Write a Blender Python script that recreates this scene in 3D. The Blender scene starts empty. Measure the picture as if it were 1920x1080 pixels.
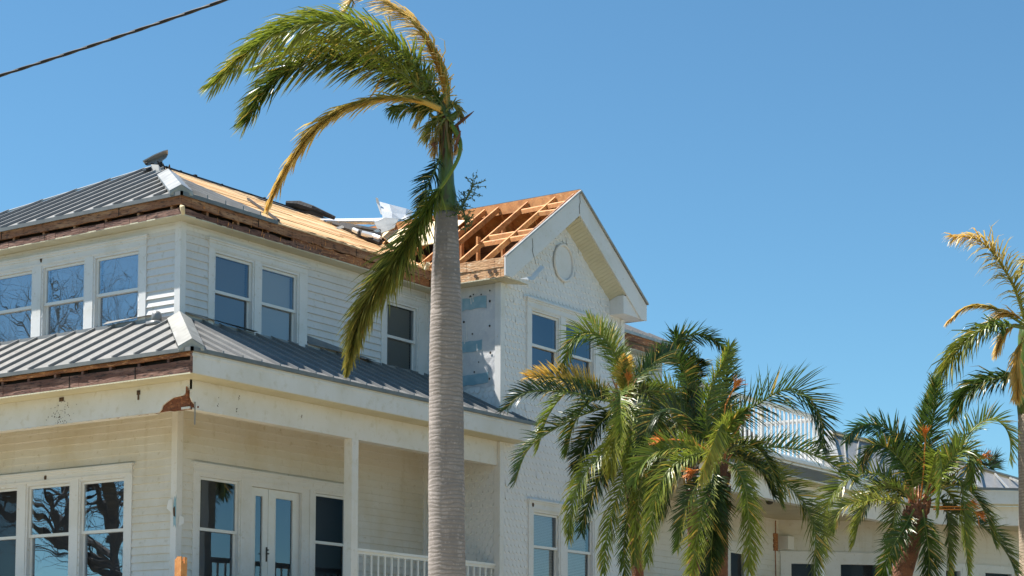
import bpy, math, random
from mathutils import Vector, Matrix
random.seed(7)
R=math.radians
S=bpy.context.scene
COL=S.collection
# ---------------------------------------------------------------- camera, world, sun, exposure
F0=3668.02; CX,CY=960.0,1065.0                      # focal length and principal point, photograph pixels
CAM=Vector((-22.8176,-22.5343,1.6))
RM=((0.57116127,0.06358631,0.8183713),(-0.82082901,0.0396123,0.56979874),(0.00381383,-0.99718987,0.0748185))
def at(u,v,d):
    q=((u-CX)/F0*d,(v-CY)/F0*d,d)
    return CAM+Vector(tuple(sum(RM[i][j]*q[j] for j in range(3)) for i in range(3)))
def on(u,v,ax,val):
    r=at(u,v,1)-CAM
    return CAM+r*((val-CAM[ax])/r[ax])
cd=bpy.data.cameras.new('camera'); cam=bpy.data.objects.new('camera',cd); COL.objects.link(cam)
cd.sensor_width=36; cd.lens=F0/1920*36; cd.shift_y=(CY-540)/1920; cd.clip_end=2000
cam.matrix_world=Matrix(((RM[0][0],-RM[0][1],-RM[0][2],CAM.x),(RM[1][0],-RM[1][1],-RM[1][2],CAM.y),(RM[2][0],-RM[2][1],-RM[2][2],CAM.z),(0,0,0,1)))
S.camera=cam
SUN=Vector((-0.475,1.0,1.87)).normalized()          # towards the sun
elev=math.asin(SUN.z)
w=bpy.data.worlds.new("World"); S.world=w; w.use_nodes=True
nt=w.node_tree; nt.nodes.clear()
sky=nt.nodes.new('ShaderNodeTexSky'); sky.sky_type='NISHITA'; sky.sun_disc=False
sky.sun_elevation=elev; sky.sun_rotation=math.atan2(SUN.x,SUN.y)
sky.altitude=300; sky.air_density=1.0; sky.dust_density=0.1; sky.ozone_density=1.6
bg=nt.nodes.new('ShaderNodeBackground'); bg.inputs[1].default_value=0.068
wo=nt.nodes.new('ShaderNodeOutputWorld')
tn=nt.nodes.new('ShaderNodeMix'); tn.data_type='RGBA'; tn.blend_type='MULTIPLY'; tn.inputs[0].default_value=1; tn.inputs[7].default_value=(.60,.925,1.01,1)
nt.links.new(sky.outputs[0],tn.inputs[6]); nt.links.new(tn.outputs[2],bg.inputs[0]); nt.links.new(bg.outputs[0],wo.inputs[0])
sl=bpy.data.lights.new('sun','SUN'); sl.energy=5.0; sl.angle=R(0.5); sl.color=(1,0.95,0.87)
so=bpy.data.objects.new('sun',sl); COL.objects.link(so); so.rotation_euler=SUN.to_track_quat('Z','Y').to_euler()
S.view_settings.view_transform='Standard'; S.view_settings.look='None'; S.view_settings.gamma=1
S.view_settings.exposure=1.08

# ---------------------------------------------------------------- helpers
def tag(o,label=None,cat=None,group=None,kind=None):
    if label:o['label']=label
    if cat:o['category']=cat
    if group:o['group']=group
    if kind:o['kind']=kind
    return o
def empty(name,loc=(0,0,0)):
    o=bpy.data.objects.new(name,None); COL.objects.link(o); o.location=loc; o.empty_display_size=.2; return o
SPLIT={'corner_board','beam','fascia_board','porch_column','frieze_board','balcony_railing'}
class MB:
    def __init__(s): s.v=[]; s.f=[]; s.c=[]
    def add(s,vs,fs,col=None):
        n=len(s.v); s.v+= [tuple(p) for p in vs]; s.f+=[tuple(i+n for i in f) for f in fs]
        if col is not None: s.c+=[col]*len(vs)
    def box8(s,p,col=None):
        s.add(p,[(0,3,2,1),(4,5,6,7),(0,1,5,4),(1,2,6,5),(2,3,7,6),(3,0,4,7)],col)
    def box(s,x0,x1,y0,y1,z0,z1,col=None):
        s.box8([(x0,y0,z0),(x1,y0,z0),(x1,y1,z0),(x0,y1,z0),(x0,y0,z1),(x1,y0,z1),(x1,y1,z1),(x0,y1,z1)],col)
    def bar(s,a,b,wv,hv,col=None):
        a=Vector(a);b=Vector(b);wv=Vector(wv)/2;hv=Vector(hv)/2
        s.box8([a-wv-hv,a+wv-hv,a+wv+hv,a-wv+hv,b-wv-hv,b+wv-hv,b+wv+hv,b-wv+hv],col)
    def poly(s,pts,th,col=None):                    # thick polygon: th is a vector
        n=len(pts); th=Vector(th); a=[Vector(p) for p in pts]; b=[p+th for p in a]
        s.add(a+b,[tuple(range(n))[::-1],tuple(range(n,2*n))]+[(i,(i+1)%n,(i+1)%n+n,i+n) for i in range(n)],col)
    def tube(s,pts,rad,k=8,col=None,cap=True,up=None):
        pts=[Vector(p) for p in pts]; n0=len(s.v); T=(pts[1]-pts[0]).normalized()
        N=(up or (Vector((0,0,1)) if abs(T.z)<.9 else Vector((1,0,0)))); N=(N-T*N.dot(T)).normalized()
        vs=[];fs=[];m=len(pts)
        for i,p in enumerate(pts):
            T=(pts[min(i+1,m-1)]-pts[max(i-1,0)]).normalized(); N=(N-T*N.dot(T)).normalized(); B=T.cross(N)
            r=rad[i] if isinstance(rad,(list,tuple)) else rad
            for j in range(k):
                a=2*math.pi*j/k; vs.append(p+(N*math.cos(a)+B*math.sin(a))*r)
        for i in range(m-1):
            for j in range(k):
                fs.append((i*k+j,i*k+(j+1)%k,(i+1)*k+(j+1)%k,(i+1)*k+j))
        if cap: fs+= [tuple(range(k))[::-1],tuple((m-1)*k+j for j in range(k))]
        s.add(vs,fs,col)
    def build(s,name,mat,parent=None,smooth=False,loc=None):
        me=bpy.data.meshes.new(name); off=Vector(loc) if loc else Vector((0,0,0))
        me.from_pydata([tuple(Vector(p)-off) for p in s.v],[],s.f)
        if s.c:
            a=me.color_attributes.new('col','FLOAT_COLOR','POINT')
            a.data.foreach_set('color',[x for c in s.c for x in (c[0],c[1],c[2],1.0)])
        if smooth: me.polygons.foreach_set('use_smooth',[True]*len(me.polygons))
        me.materials.append(mat); me.update()
        o=bpy.data.objects.new(name,me); COL.objects.link(o)
        if loc: o.location=off
        if parent: o.parent=parent
        if parent is not None and loc is None and parent.type=='EMPTY': o.location=-parent.location
        return o
def parts(mb,name,mat,parent):                      # one object per connected piece
    par=list(range(len(mb.v)))
    def find(a):
        while par[a]!=a: par[a]=par[par[a]]; a=par[a]
        return a
    for f in mb.f:
        for i in f[1:]: par[find(i)]=find(f[0])
    g={}
    for f in mb.f: g.setdefault(find(f[0]),[]).append(f)
    out=[]
    for fs in g.values():
        ids=sorted({i for f in fs for i in f}); mp={i:k for k,i in enumerate(ids)}; q=MB(); q.v=[mb.v[i] for i in ids]; q.f=[tuple(mp[i] for i in f) for f in fs]
        if mb.c: q.c=[mb.c[i] for i in ids]
        out.append(q.build(name,mat,parent))
    return out
class PL:                                           # a vertical wall plane: a along the wall, z up, o outwards
    def __init__(s,O,A,N): s.O=Vector(O); s.A=Vector(A); s.N=Vector(N)
    def p(s,a,z,o=0): return s.O+s.A*a+s.N*o+Vector((0,0,z))
    def box(s,mb,a0,a1,z0,z1,o0,o1):
        mb.box8([s.p(a0,z0,o0),s.p(a1,z0,o0),s.p(a1,z0,o1),s.p(a0,z0,o1),s.p(a0,z1,o0),s.p(a1,z1,o0),s.p(a1,z1,o1),s.p(a0,z1,o1)])
    def bx(s,name,mat,par,*args):
        m=MB(); args=args[0] if isinstance(args[0],(tuple,list)) else (args,)
        for a in args: s.box(m,*a)
        return parts(m,name,mat,par)[0] if name in SPLIT else m.build(name,mat,par)

# ---------------------------------------------------------------- materials
def mat(name,base,rough=.6,metal=0,spec=.5,noise=None,bump=None,attr=False,trans=0,vec=None,stain=None):
    m=bpy.data.materials.new(name); m.use_nodes=True; t=m.node_tree; n=t.nodes; L=t.links
    b=n['Principled BSDF']; out=n['Material Output']
    b.inputs['Roughness'].default_value=rough; b.inputs['Metallic'].default_value=metal
    b.inputs['Specular IOR Level'].default_value=spec; b.inputs['Base Color'].default_value=(*base,1)
    tc=n.new('ShaderNodeTexCoord'); mp=n.new('ShaderNodeMapping'); L.new(tc.outputs['Object'],mp.inputs[0])
    if vec: mp.inputs['Scale'].default_value=vec
    cur=None
    if attr:
        a=n.new('ShaderNodeAttribute'); a.attribute_name='col'; cur=a.outputs['Color']; L.new(cur,b.inputs['Base Color'])
    if noise:                                        # list of (scale, colour, low, high[, detail])
        for k,(sc,c2,lo,hi,*sv) in enumerate(noise):
            no=n.new('ShaderNodeTexNoise'); no.inputs['Scale'].default_value=sc; no.inputs['Detail'].default_value=6
            no.inputs['Roughness'].default_value=.6; mq=mp
            if sv: mq=n.new('ShaderNodeMapping'); mq.inputs['Scale'].default_value=sv[0]; L.new(tc.outputs['Object'],mq.inputs[0])
            L.new(mq.outputs[0],no.inputs['Vector'])
            r=n.new('ShaderNodeMapRange'); r.inputs[1].default_value=lo; r.inputs[2].default_value=hi; L.new(no.outputs[0],r.inputs[0])
            mx=n.new('ShaderNodeMix'); mx.data_type='RGBA'; L.new(r.outputs[0],mx.inputs[0])
            if cur is None: mx.inputs[6].default_value=(*base,1)
            else: L.new(cur,mx.inputs[6])
            mx.inputs[7].default_value=(*c2,1); cur=mx.outputs[2]
        L.new(cur,b.inputs['Base Color'])
    if bump:
        sc,st,di=bump
        no=n.new('ShaderNodeTexNoise'); no.inputs['Scale'].default_value=sc; no.inputs['Detail'].default_value=5; L.new(mp.outputs[0],no.inputs['Vector'])
        bp=n.new('ShaderNodeBump'); bp.inputs['Strength'].default_value=st; bp.inputs['Distance'].default_value=di
        L.new(no.outputs[0],bp.inputs['Height']); L.new(bp.outputs[0],b.inputs['Normal'])
    if trans:
        tr=n.new('ShaderNodeBsdfTranslucent'); mx=n.new('ShaderNodeMixShader'); mx.inputs[0].default_value=trans
        if cur: L.new(cur,tr.inputs[0])
        else: tr.inputs[0].default_value=(*base,1)
        L.new(b.outputs[0],mx.inputs[1]); L.new(tr.outputs[0],mx.inputs[2]); L.new(mx.outputs[0],out.inputs[0])
    return m
M={}
M['siding']=mat('painted siding',(.67,.665,.665),.5,noise=[(1.3,(.60,.58,.54),.56,.8,(5,5,.6)),(1.1,(.59,.58,.56),.48,.75),(9,(.52,.49,.42),.58,.75),(34,(.40,.36,.28),.64,.76)],bump=(9,.15,.01))
M['siding_low']=mat('bounce tinted siding',(.70,.685,.65),.5,noise=[(1.3,(.60,.57,.50),.56,.78,(5,5,.6)),(.7,(.60,.55,.44),.45,.7),(9,(.50,.46,.36),.60,.76),(34,(.38,.33,.24),.65,.76)],bump=(9,.15,.01))  # warm bounce light under the porch put into the wall colour
M['trim']=mat('painted trim',(.70,.695,.69),.45,noise=[(1.7,(.60,.585,.53),.5,.8),(14,(.55,.51,.44),.6,.75),(30,(.36,.31,.23),.68,.78)],bump=(20,.08,.004))
M['beam']=mat('painted beam board',(.70,.69,.67),.45,noise=[(1.4,(.62,.59,.50),.6,.8,(5,5,.7)),(.9,(.62,.60,.54),.45,.7),(7,(.58,.55,.47),.55,.75),(26,(.36,.30,.2),.70,.80)],bump=(3,.2,.01))
M['soffit']=mat('ribbed soffit',(.60,.57,.43),.55,noise=[(2,(.50,.46,.33),.4,.8)])
M['ceil']=mat('warm cream porch ceiling',(.55,.49,.35),.6,noise=[(1.5,(.45,.39,.27),.4,.7)])  # yellow-cream, warmed together with the lower walls
M['scallop']=mat('painted shingles',(.76,.76,.76),.55,noise=[(1.3,(.68,.67,.64),.58,.8,(5,5,.6)),(1.1,(.70,.70,.70),.4,.75)],bump=(40,.3,.004))
M['sash']=mat('white window sash',(.72,.72,.71),.35,noise=[(5,(.68,.66,.6),.5,.8)])
M['metal']=mat('weathered metal roof',(.235,.23,.22),.42,metal=.15,noise=[(1.6,(.19,.19,.185),.4,.65),(9,(.33,.32,.30),.55,.72),(2,(.17,.155,.14),.58,.72,(2,2,2))],bump=(6,.12,.01))
M['rib']=mat('metal seam',(.225,.225,.225),.42,metal=.2,noise=[(3,(.27,.27,.265),.4,.7)])
M['drip']=mat('metal drip edge',(.15,.155,.155),.45,metal=.3,noise=[(4,(.22,.22,.21),.4,.75)])
M['cap']=mat('pale metal cap',(.31,.305,.285),.35,metal=.3,noise=[(3,(.5,.5,.47),.4,.75)])
M['bright']=mat('bright metal underside',(.78,.79,.80),.35,metal=.25,noise=[(4,(.6,.6,.6),.5,.8)],bump=(5,.25,.03))
M['wood_old']=mat('weathered brown board',(.25,.11,.052),.75,noise=[(2.4,(.40,.22,.12),.45,.6),(13,(.07,.03,.018),.52,.62),(40,(.46,.31,.19),.60,.70)],bump=(16,.6,.015),vec=(.45,.45,3.2))
M['wood_red']=mat('dark brown wet board',(.135,.06,.042),.75,noise=[(2.5,(.24,.13,.095),.45,.6),(13,(.04,.018,.013),.52,.62),(44,(.34,.22,.16),.62,.72)],bump=(16,.6,.015),vec=(.45,.45,3.2))
M['wood_mid']=mat('orange brown board',(.36,.145,.055),.7,noise=[(3,(.17,.065,.03),.45,.6),(11,(.56,.30,.14),.54,.64),(34,(.06,.025,.015),.58,.68)],bump=(16,.6,.015),vec=(.6,.6,2.8))
M['rot']=mat('rotten red brown core',(.20,.065,.028),.85,noise=[(9,(.36,.14,.06),.5,.62),(26,(.05,.02,.012),.55,.66)],bump=(16,.9,.03),vec=(1,1,2))
M['lumber']=mat('fresh lumber',(.62,.27,.085),.65,noise=[(5,(.44,.17,.05),.42,.62),(12,(.70,.38,.16),.56,.68),(38,(.26,.10,.035),.6,.72)],bump=(28,.3,.006))
M['lumber_top']=mat('pale sheathing board',(.63,.40,.20),.7,noise=[(1.7,(.50,.28,.12),.45,.72),(9,(.72,.52,.31),.5,.75),(30,(.30,.15,.07),.66,.78)],bump=(20,.4,.01),vec=(.35,2,1))
M['sheath']=mat('sheathing boards',(.6,.4,.2),.7,attr=True,noise=[(7,(.46,.25,.10),.52,.72),(28,(.28,.14,.06),.62,.74)],bump=(20,.4,.01),vec=(.35,2,1))
M['ply']=mat('pale plywood',(.74,.60,.38),.7,noise=[(3,(.62,.46,.26),.45,.75),(26,(.36,.24,.13),.7,.8)],vec=(1,1,1))
M['fascia_new']=mat('scarred pine fascia',(.62,.36,.18),.7,noise=[(5,(.46,.23,.10),.45,.6),(9,(.80,.62,.42),.54,.66),(24,(.24,.10,.045),.57,.66)],bump=(16,.6,.015),vec=(.6,.6,3))
M['black']=mat('tar paper',(.025,.024,.026),.8,bump=(14,.6,.02))
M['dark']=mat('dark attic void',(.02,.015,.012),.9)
M['inside']=mat('interior surface',(.18,.17,.16),.8)
M['blind']=mat('window blind slats',(.86,.86,.84),.5)
M['blind_dim']=mat('dim blind slats',(.34,.35,.36),.6)
M['room_backing']=mat('dark curtain',(.05,.05,.06),.9)  # near-black stand-in for unlit rooms
M['wrap']=mat('torn house wrap',(.62,.62,.63),.45,noise=[(2.2,(.50,.51,.54),.45,.7),(12,(.70,.68,.66),.55,.75)],bump=(9,.5,.015))
M['tape']=mat('blue wrap tape',(.22,.38,.46),.45,noise=[(5,(.34,.48,.55),.45,.7)],bump=(9,.4,.01))
M['iron']=mat('dark iron',(.06,.055,.05),.5,metal=.6)
M['rust']=mat('rust hole',(.10,.055,.03),.85,noise=[(30,(.03,.02,.015),.45,.65)])
M['floor']=mat('deck boards',(.50,.44,.35),.7,noise=[(3,(.4,.34,.26),.4,.7)])
M['bark']=mat('palm ring bark',(.36,.32,.28),.85,noise=[(1.1,(.30,.265,.235),.4,.7),(7,(.44,.38,.31),.55,.75),(34,(.20,.17,.145),.6,.75)],bump=(30,.5,.01),vec=(1,1,3.5))
M['bark_pale']=mat('pale palm bark',(.50,.43,.35),.85,noise=[(2,(.40,.34,.27),.4,.7),(20,(.3,.25,.2),.6,.8)],bump=(30,.5,.01),vec=(1,1,4))
M['bark_red']=mat('shaggy red bark',(.20,.085,.045),.9,noise=[(5,(.10,.045,.028),.4,.65),(24,(.36,.20,.11),.58,.75)],bump=(30,1,.03))
M['shaft']=mat('green crownshaft',(.06,.115,.018),.35,spec=.5,noise=[(2.5,(.13,.17,.03),.45,.65),(6,(.10,.07,.025),.54,.66),(20,(.05,.03,.015),.6,.7)],vec=(1,1,.5))
M['leaf']=mat('palm leaflets',(.1,.2,.05),.36,spec=.55,attr=True,trans=.33)
M['leafdry']=mat('dry palm leaflets',(.4,.3,.1),.45,spec=.4,attr=True,trans=.35)
M['flower']=mat('orange flower stalks',(.75,.27,.05),.6,trans=.2)
M['twig']=mat('green twigs',(.06,.10,.035),.6)
M['cable']=mat('black cable',(.012,.012,.014),.5,spec=.3)
M['treebark']=mat('grey tree bark',(.075,.062,.052),.9,noise=[(6,(.13,.11,.09),.45,.7)],bump=(14,.8,.04))
def ringbark(key,name,base,ringc,sc):
    m=mat(name,base,.85,noise=[(1.6,tuple(x*.74 for x in base),.45,.6),(5,tuple(min(1,x*1.25) for x in base),.54,.64,(1,1,.5)),(22,tuple(min(1,x*1.4) for x in base),.57,.68),(3.2,tuple(x*.55 for x in base),.62,.72,(2.5,2.5,.4)),(60,tuple(x*.5 for x in base),.62,.72,(1,1,2))],bump=None); t=m.node_tree; n=t.nodes; L=t.links; b=n['Principled BSDF']
    tc=n.new('ShaderNodeTexCoord'); w_=n.new('ShaderNodeTexWave'); w_.bands_direction='Z'; w_.inputs['Scale'].default_value=sc; w_.inputs['Distortion'].default_value=6; w_.inputs['Detail'].default_value=4; w_.inputs['Detail Scale'].default_value=2.2
    mp=n.new('ShaderNodeMapping'); mp.inputs['Scale'].default_value=(.35,.35,1); L.new(tc.outputs['Object'],mp.inputs[0]); L.new(mp.outputs[0],w_.inputs[0])
    r=n.new('ShaderNodeMapRange'); r.inputs[1].default_value=.12; r.inputs[2].default_value=.42; L.new(w_.outputs[1],r.inputs[0])
    mx=n.new('ShaderNodeMix'); mx.data_type='RGBA'; src=b.inputs['Base Color'].links[0].from_socket; L.new(r.outputs[0],mx.inputs[0]); mx.inputs[6].default_value=(*ringc,1); L.new(src,mx.inputs[7]); L.new(mx.outputs[2],b.inputs['Base Color'])
    bp=n.new('ShaderNodeBump'); bp.inputs['Strength'].default_value=.22; bp.inputs['Distance'].default_value=.010; L.new(w_.outputs[1],bp.inputs['Height']); L.new(bp.outputs[0],b.inputs['Normal']); M[key]=m
ringbark('bark','palm ring bark',(.285,.25,.235),(.225,.197,.18),6.5)
ringbark('bark_pale','pale palm bark',(.40,.32,.235),(.30,.23,.17),6.0)
def glass(name='window glass',f0=.125,f1=.8,grime=0):
    m=bpy.data.materials.new(name); m.use_nodes=True; t=m.node_tree; n=t.nodes; L=t.links
    n.remove(n['Principled BSDF']); out=n['Material Output']
    g=n.new('ShaderNodeBsdfGlossy'); g.inputs['Roughness'].default_value=.008; g.inputs[0].default_value=(.72,.80,.92,1)
    tr=n.new('ShaderNodeBsdfTransparent'); tr.inputs[0].default_value=(.78,.82,.84,1)
    lw=n.new('ShaderNodeFresnel'); lw.inputs[0].default_value=1.5
    ma=n.new('ShaderNodeMath'); ma.operation='MULTIPLY_ADD'; ma.inputs[1].default_value=f1; ma.inputs[2].default_value=f0; L.new(lw.outputs[0],ma.inputs[0])
    mx=n.new('ShaderNodeMixShader'); L.new(ma.outputs[0],mx.inputs[0]); L.new(tr.outputs[0],mx.inputs[1]); L.new(g.outputs[0],mx.inputs[2])
    tc=n.new('ShaderNodeTexCoord'); no=n.new('ShaderNodeTexNoise'); no.inputs['Scale'].default_value=1.6; no.inputs['Detail'].default_value=1
    bp=n.new('ShaderNodeBump'); bp.inputs['Strength'].default_value=.4; bp.inputs['Distance'].default_value=.006
    L.new(tc.outputs['Object'],no.inputs[0]); L.new(no.outputs[0],bp.inputs['Height']); L.new(bp.outputs[0],g.inputs['Normal']); L.new(mx.outputs[0],out.inputs[0])
    return m
M['glass']=glass()
M['glass_dark']=glass('low mirror glass',.01,.05)  # reflection nearly removed so bright sky stays out of these panes
M['glass_brown']=glass('weak mirror side glass',.03,.25)  # mirrors less than the plain glass
M['glass_dull']=glass('dimmed mirror glass',.0,.36)  # reflectance cut so the bright mirrored sky looks darker

# ---------------------------------------------------------------- ground
def groundmat():
    m=mat('lawn',(.13,.115,.06),.95,noise=[(.25,(.21,.17,.10),.42,.6),(3,(.09,.10,.035),.5,.7)],bump=(30,.6,.03)); return m
g=MB(); g.add([(-600,-600,0),(600,-600,0),(600,600,0),(-600,600,0)],[(0,1,2,3)]); tag(g.build('ground',groundmat()),kind='structure')
M['sand']=mat('sandy drive',(.44,.35,.20),.9,noise=[(.8,(.33,.26,.17),.4,.7),(9,(.46,.38,.27),.5,.7)],bump=(40,.4,.01))
g=MB(); g.box(-16,30,-13.5,-5.5,-.1,.02); g.box(-9,-3.4,-5.5,20,-.1,.02); tag(g.build('driveway',M['sand']),kind='structure')
M['asph']=mat('asphalt',(.06,.06,.06),.9,noise=[(5,(.09,.09,.085),.4,.7)])
g=MB(); g.box(-60,60,-32,-25.5,-.1,.012); o=g.build('road',M['asph']); tag(o,kind='structure')
g=MB(); g.box(-60,60,-25.5,-25.3,-.1,.13); g.box(-60,60,-25.3,-23.6,-.1,.10); o=g.build('pavement',mat('pavement concrete',(.42,.40,.37),.85,noise=[(2,(.34,.32,.3),.4,.7)])); tag(o,kind='structure')

# ================================================================ HOUSE
H=empty('house'); tag(H,'large white two storey wooden house with storm damaged metal roof','house')
LF=PL((0,0,0),(0,1,0),(-1,0,0)); RF=PL((0,0,0),(1,0,0),(0,-1,0))
WX,WF,WR=6.66,1.72,11.0                              # wing: side plane x, front y=-WF, right x
WG=PL((0,-WF,0),(1,0,0),(0,-1,0)); WS=PL((WX,0,0),(0,-1,0),(-1,0,0))
def siding(pl,a0,a1,z0,z1,holes,ex=.13,off=.034):
    mb=MB(); z=z0; rnd=random.Random(int(a1*100+z1*7))
    while z<z1-1e-4:
        zt=min(z+ex,z1); jit=rnd.uniform(-.003,.003)
        cuts=sorted({z,zt}|{h for H_ in holes for h in H_[2:4] if z<h<zt})
        for q,(c0,c1) in enumerate(zip(cuts[:-1],cuts[1:])):
            segs=[(a0,a1)]
            for h in holes:
                if h[2]<c1-1e-6 and h[3]>c0+1e-6:
                    ns=[]
                    for s0,s1 in segs:
                        if h[0]>s0: ns.append((s0,min(h[0],s1)))
                        if h[1]<s1: ns.append((max(h[1],s0),s1))
                    segs=[s for s in ns if s[1]-s[0]>1e-4]
            f=lambda zz:(off+jit)*(1-.8*(zz-z)/ex)
            for s0,s1 in segs:
                mb.add([pl.p(s0,c0,f(c0)),pl.p(s1,c0,f(c0)),pl.p(s1,c1,f(c1)),pl.p(s0,c1,f(c1))],[(0,1,2,3)])
                if q==0: mb.add([pl.p(s0,c0,.0),pl.p(s1,c0,.0),pl.p(s1,c0,f(c0)),pl.p(s0,c0,f(c0))],[(0,1,2,3)])
        z=zt
    return mb
# walls ------------------------------------------------------------
hU_L=[(.93,1.99,7.98,9.31),(2.22,3.27,7.98,9.31),(3.53,4.60,7.98,9.31)]
hU_R=[(.79,1.72,7.9,9.31),(1.94,2.88,7.9,9.31),(5.40,6.32,7.9,9.31)]
hL_L=[(1.17,2.23,3.6,5.52),(2.47,3.54,3.6,5.52),(3.79,4.86,3.6,5.52)]
hL_R=[(.51,1.46,3.7,5.52),(1.72,3.24,3.42,5.52),(3.42,4.36,3.7,5.52)]
siding(LF,.07,7.6,7.0,9.66,hU_L).build('wall',M['siding'],H)
siding(LF,.07,7.6,.3,7.0,hL_L).build('wall',M['siding_low'],H)
siding(RF,.07,WX-.02,7.0,9.66,hU_R).build('wall',M['siding'],H)
siding(RF,.07,WX-.02,.3,7.0,hL_R).build('wall',M['siding_low'],H)
siding(RF,WR,15.5,6.2,9.66,[]).build('wall',M['siding'],H)
RW=PL((15.5,0,0),(0,1,0),(1,0,0)); siding(RW,0,7.6,.3,9.66,[]).build('wall',M['siding'],H)
BW=PL((0,7.6,0),(1,0,0),(0,1,0)); siding(BW,0,15.5,.3,9.66,[]).build('wall',M['siding'],H)
WRs=PL((WR,0,0),(0,-1,0),(1,0,0)); siding(WRs,0,WF,.3,9.66,[]).build('wall',M['siding'],H)
# corner boards
def cboard(x,y,z0,z1,sx,sy,w_=.095):
    m=MB(); a=.035
    m.box(min(x,x+sx*w_),max(x,x+sx*w_),*sorted((y-sy*a,y+sy*.01)),z0,z1)
    m.box(*sorted((x-sx*a,x-sx*.0)),*sorted((y-sy*a,y+sy*w_)),z0,z1)
    return parts(m,'corner_board',M['trim'],H)
cboard(0,0,8.02,9.655,1,1); cboard(0,0,.3,6.62,1,1); cboard(WX,-WF,7.2,9.66,1,1); cboard(WR,-WF,.3,9.68,-1,1)
cboard(WX,-WF,.3,6.66,1,1,.10)
RF.bx('corner_board',M['trim'],H,[(WX-.11,WX-.01,3.4,6.62,0,.04),(WX-.09,WX-.01,8.0,9.65,0,.035)])
# torn piece of the lower corner board
m=MB()
zz=[4.62,4.74,4.86,5.0,5.12]
m.poly([(-.041,-.034,4.60),(-.041,.0,4.66),(-.041,.02,4.62),(-.041,.028,4.95),(-.041,.0,5.12),(-.041,-.02,5.05),(-.041,-.036,5.14)],(.004,0,0))
m.build('wrap_patch',M['tape'],H)
m=MB(); m.poly([(-.05,-.02,4.78),(-.05,.015,4.80),(-.05,.02,4.92),(-.05,-.01,4.95)],(.008,0,0)); m.build('rot_hole',M['rust'],H)
m=MB(); m.add([(-.05,.03,4.83),(-.09,.13,4.92),(-.08,.10,5.06),(-.05,.035,5.08)],[(0,1,2,3)]); m.add([(.0,-.05,4.62),(.09,-.09,4.68),(.10,-.08,4.78),(.03,-.045,4.82)],[(0,1,2,3)]); m.build('peeling_strip',M['sash'],H)
# frieze boards under the soffits
LF.bx('frieze_board',M['trim'],H,0.1,7.6,9.54,9.652,0,.028)
RF.bx('frieze_board',M['trim'],H,0.1,WX-.1,9.54,9.652,0,.028)
RF.bx('frieze_board',M['trim'],H,WR+.02,15.4,9.54,9.652,0,.028)
# interior floors so that no light leaks through the missing roof
m=MB(); m.box(.05,15.4,.05,7.5,9.60,9.648); m.box(WX+.05,WR-.05,-WF+.06,.05,9.60,9.648); m.box(.05,15.4,.05,7.5,6.4,6.6); m.box(WX+.05,WR-.05,-WF+.06,.05,6.4,6.6); m.box(.05,15.4,.05,7.5,3.2,3.4); m.box(WX+.05,WR-.05,-WF+.06,.05,3.2,3.4)
parts(m,'floor_slab',M['inside'],H)
m=MB(); m.box(5.0,5.1,.1,7.5,3.4,9.6); m.box(.1,15.4,3.6,3.7,3.4,9.6); parts(m,'partition_wall',M['inside'],H)

# shingled wing ------------------------------------------------------
def scallops(pl,a0,a1,z0,z1,holes,inside=lambda a,z:True,ex=.125,sw=.128,skip=.03,seed=1):
    mb=MB(); rnd=random.Random(seed); row=0; z=z0
    while z<z1:
        off=sw/2 if row%2 else 0; n=int((a1-a0)/sw)+2
        for i in range(n):
            ac=a0+off+i*sw
            l=max(a0,ac-sw/2+.003); r=min(a1,ac+sw/2-.003)
            if r-l<.02: continue
            zt=z+ex*1.25; jz=rnd.uniform(-.004,.004); jo=rnd.uniform(0,.005)
            if not inside(ac,z+ex*.6): continue
            if any(h[0]<ac+sw*.3 and h[1]>ac-sw*.3 and h[2]<z+ex*.8 and h[3]>z+ex*.2 for h in holes): continue
            if rnd.random()<skip: jz-=.02; jo+=.012
            pts=[]
            for k in range(6):
                th=math.pi*k/5; aa=ac-math.cos(th)*sw/2*.97; q=z+ex*.42-math.sin(th)*ex*.42+jz
                pts.append((min(max(aa,l),r),q))
            o=lambda q:.015+jo*.7-.011*(q-z)/(ex*1.25)
            top=[(r,zt),(l,zt)]
            vs=[pl.p(a,q,o(q)) for a,q in pts]+[pl.p(a,q,.003) for a,q in top]
            m_=len(vs); vs+=[pl.p(a,q,0) for a,q in pts]
            mb.add(vs,[tuple(range(m_))]+[(k+1,k,m_+k,m_+k+1) for k in range(5)])
        z+=ex; row+=1
    return mb
XR=8.83; ZP=11.83; EZ=10.03; SLW=(ZP-EZ)/(XR-6.32)
hW=[(7.68,8.62,7.9,9.31),(8.87,9.9,7.9,9.31),(7.75,8.63,3.6,5.46),(8.93,9.85,3.6,5.46)]
def inner(a,z): return z<9.64 or abs(a-XR)<(11.20-z)/SLW
mb=scallops(WG,WX+.1,WR-.08,.35,11.2,hW,lambda a,z:inner(a,z) and (a-8.775)**2/.36**2+(z-10.44)**2/.40**2>1)
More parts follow.
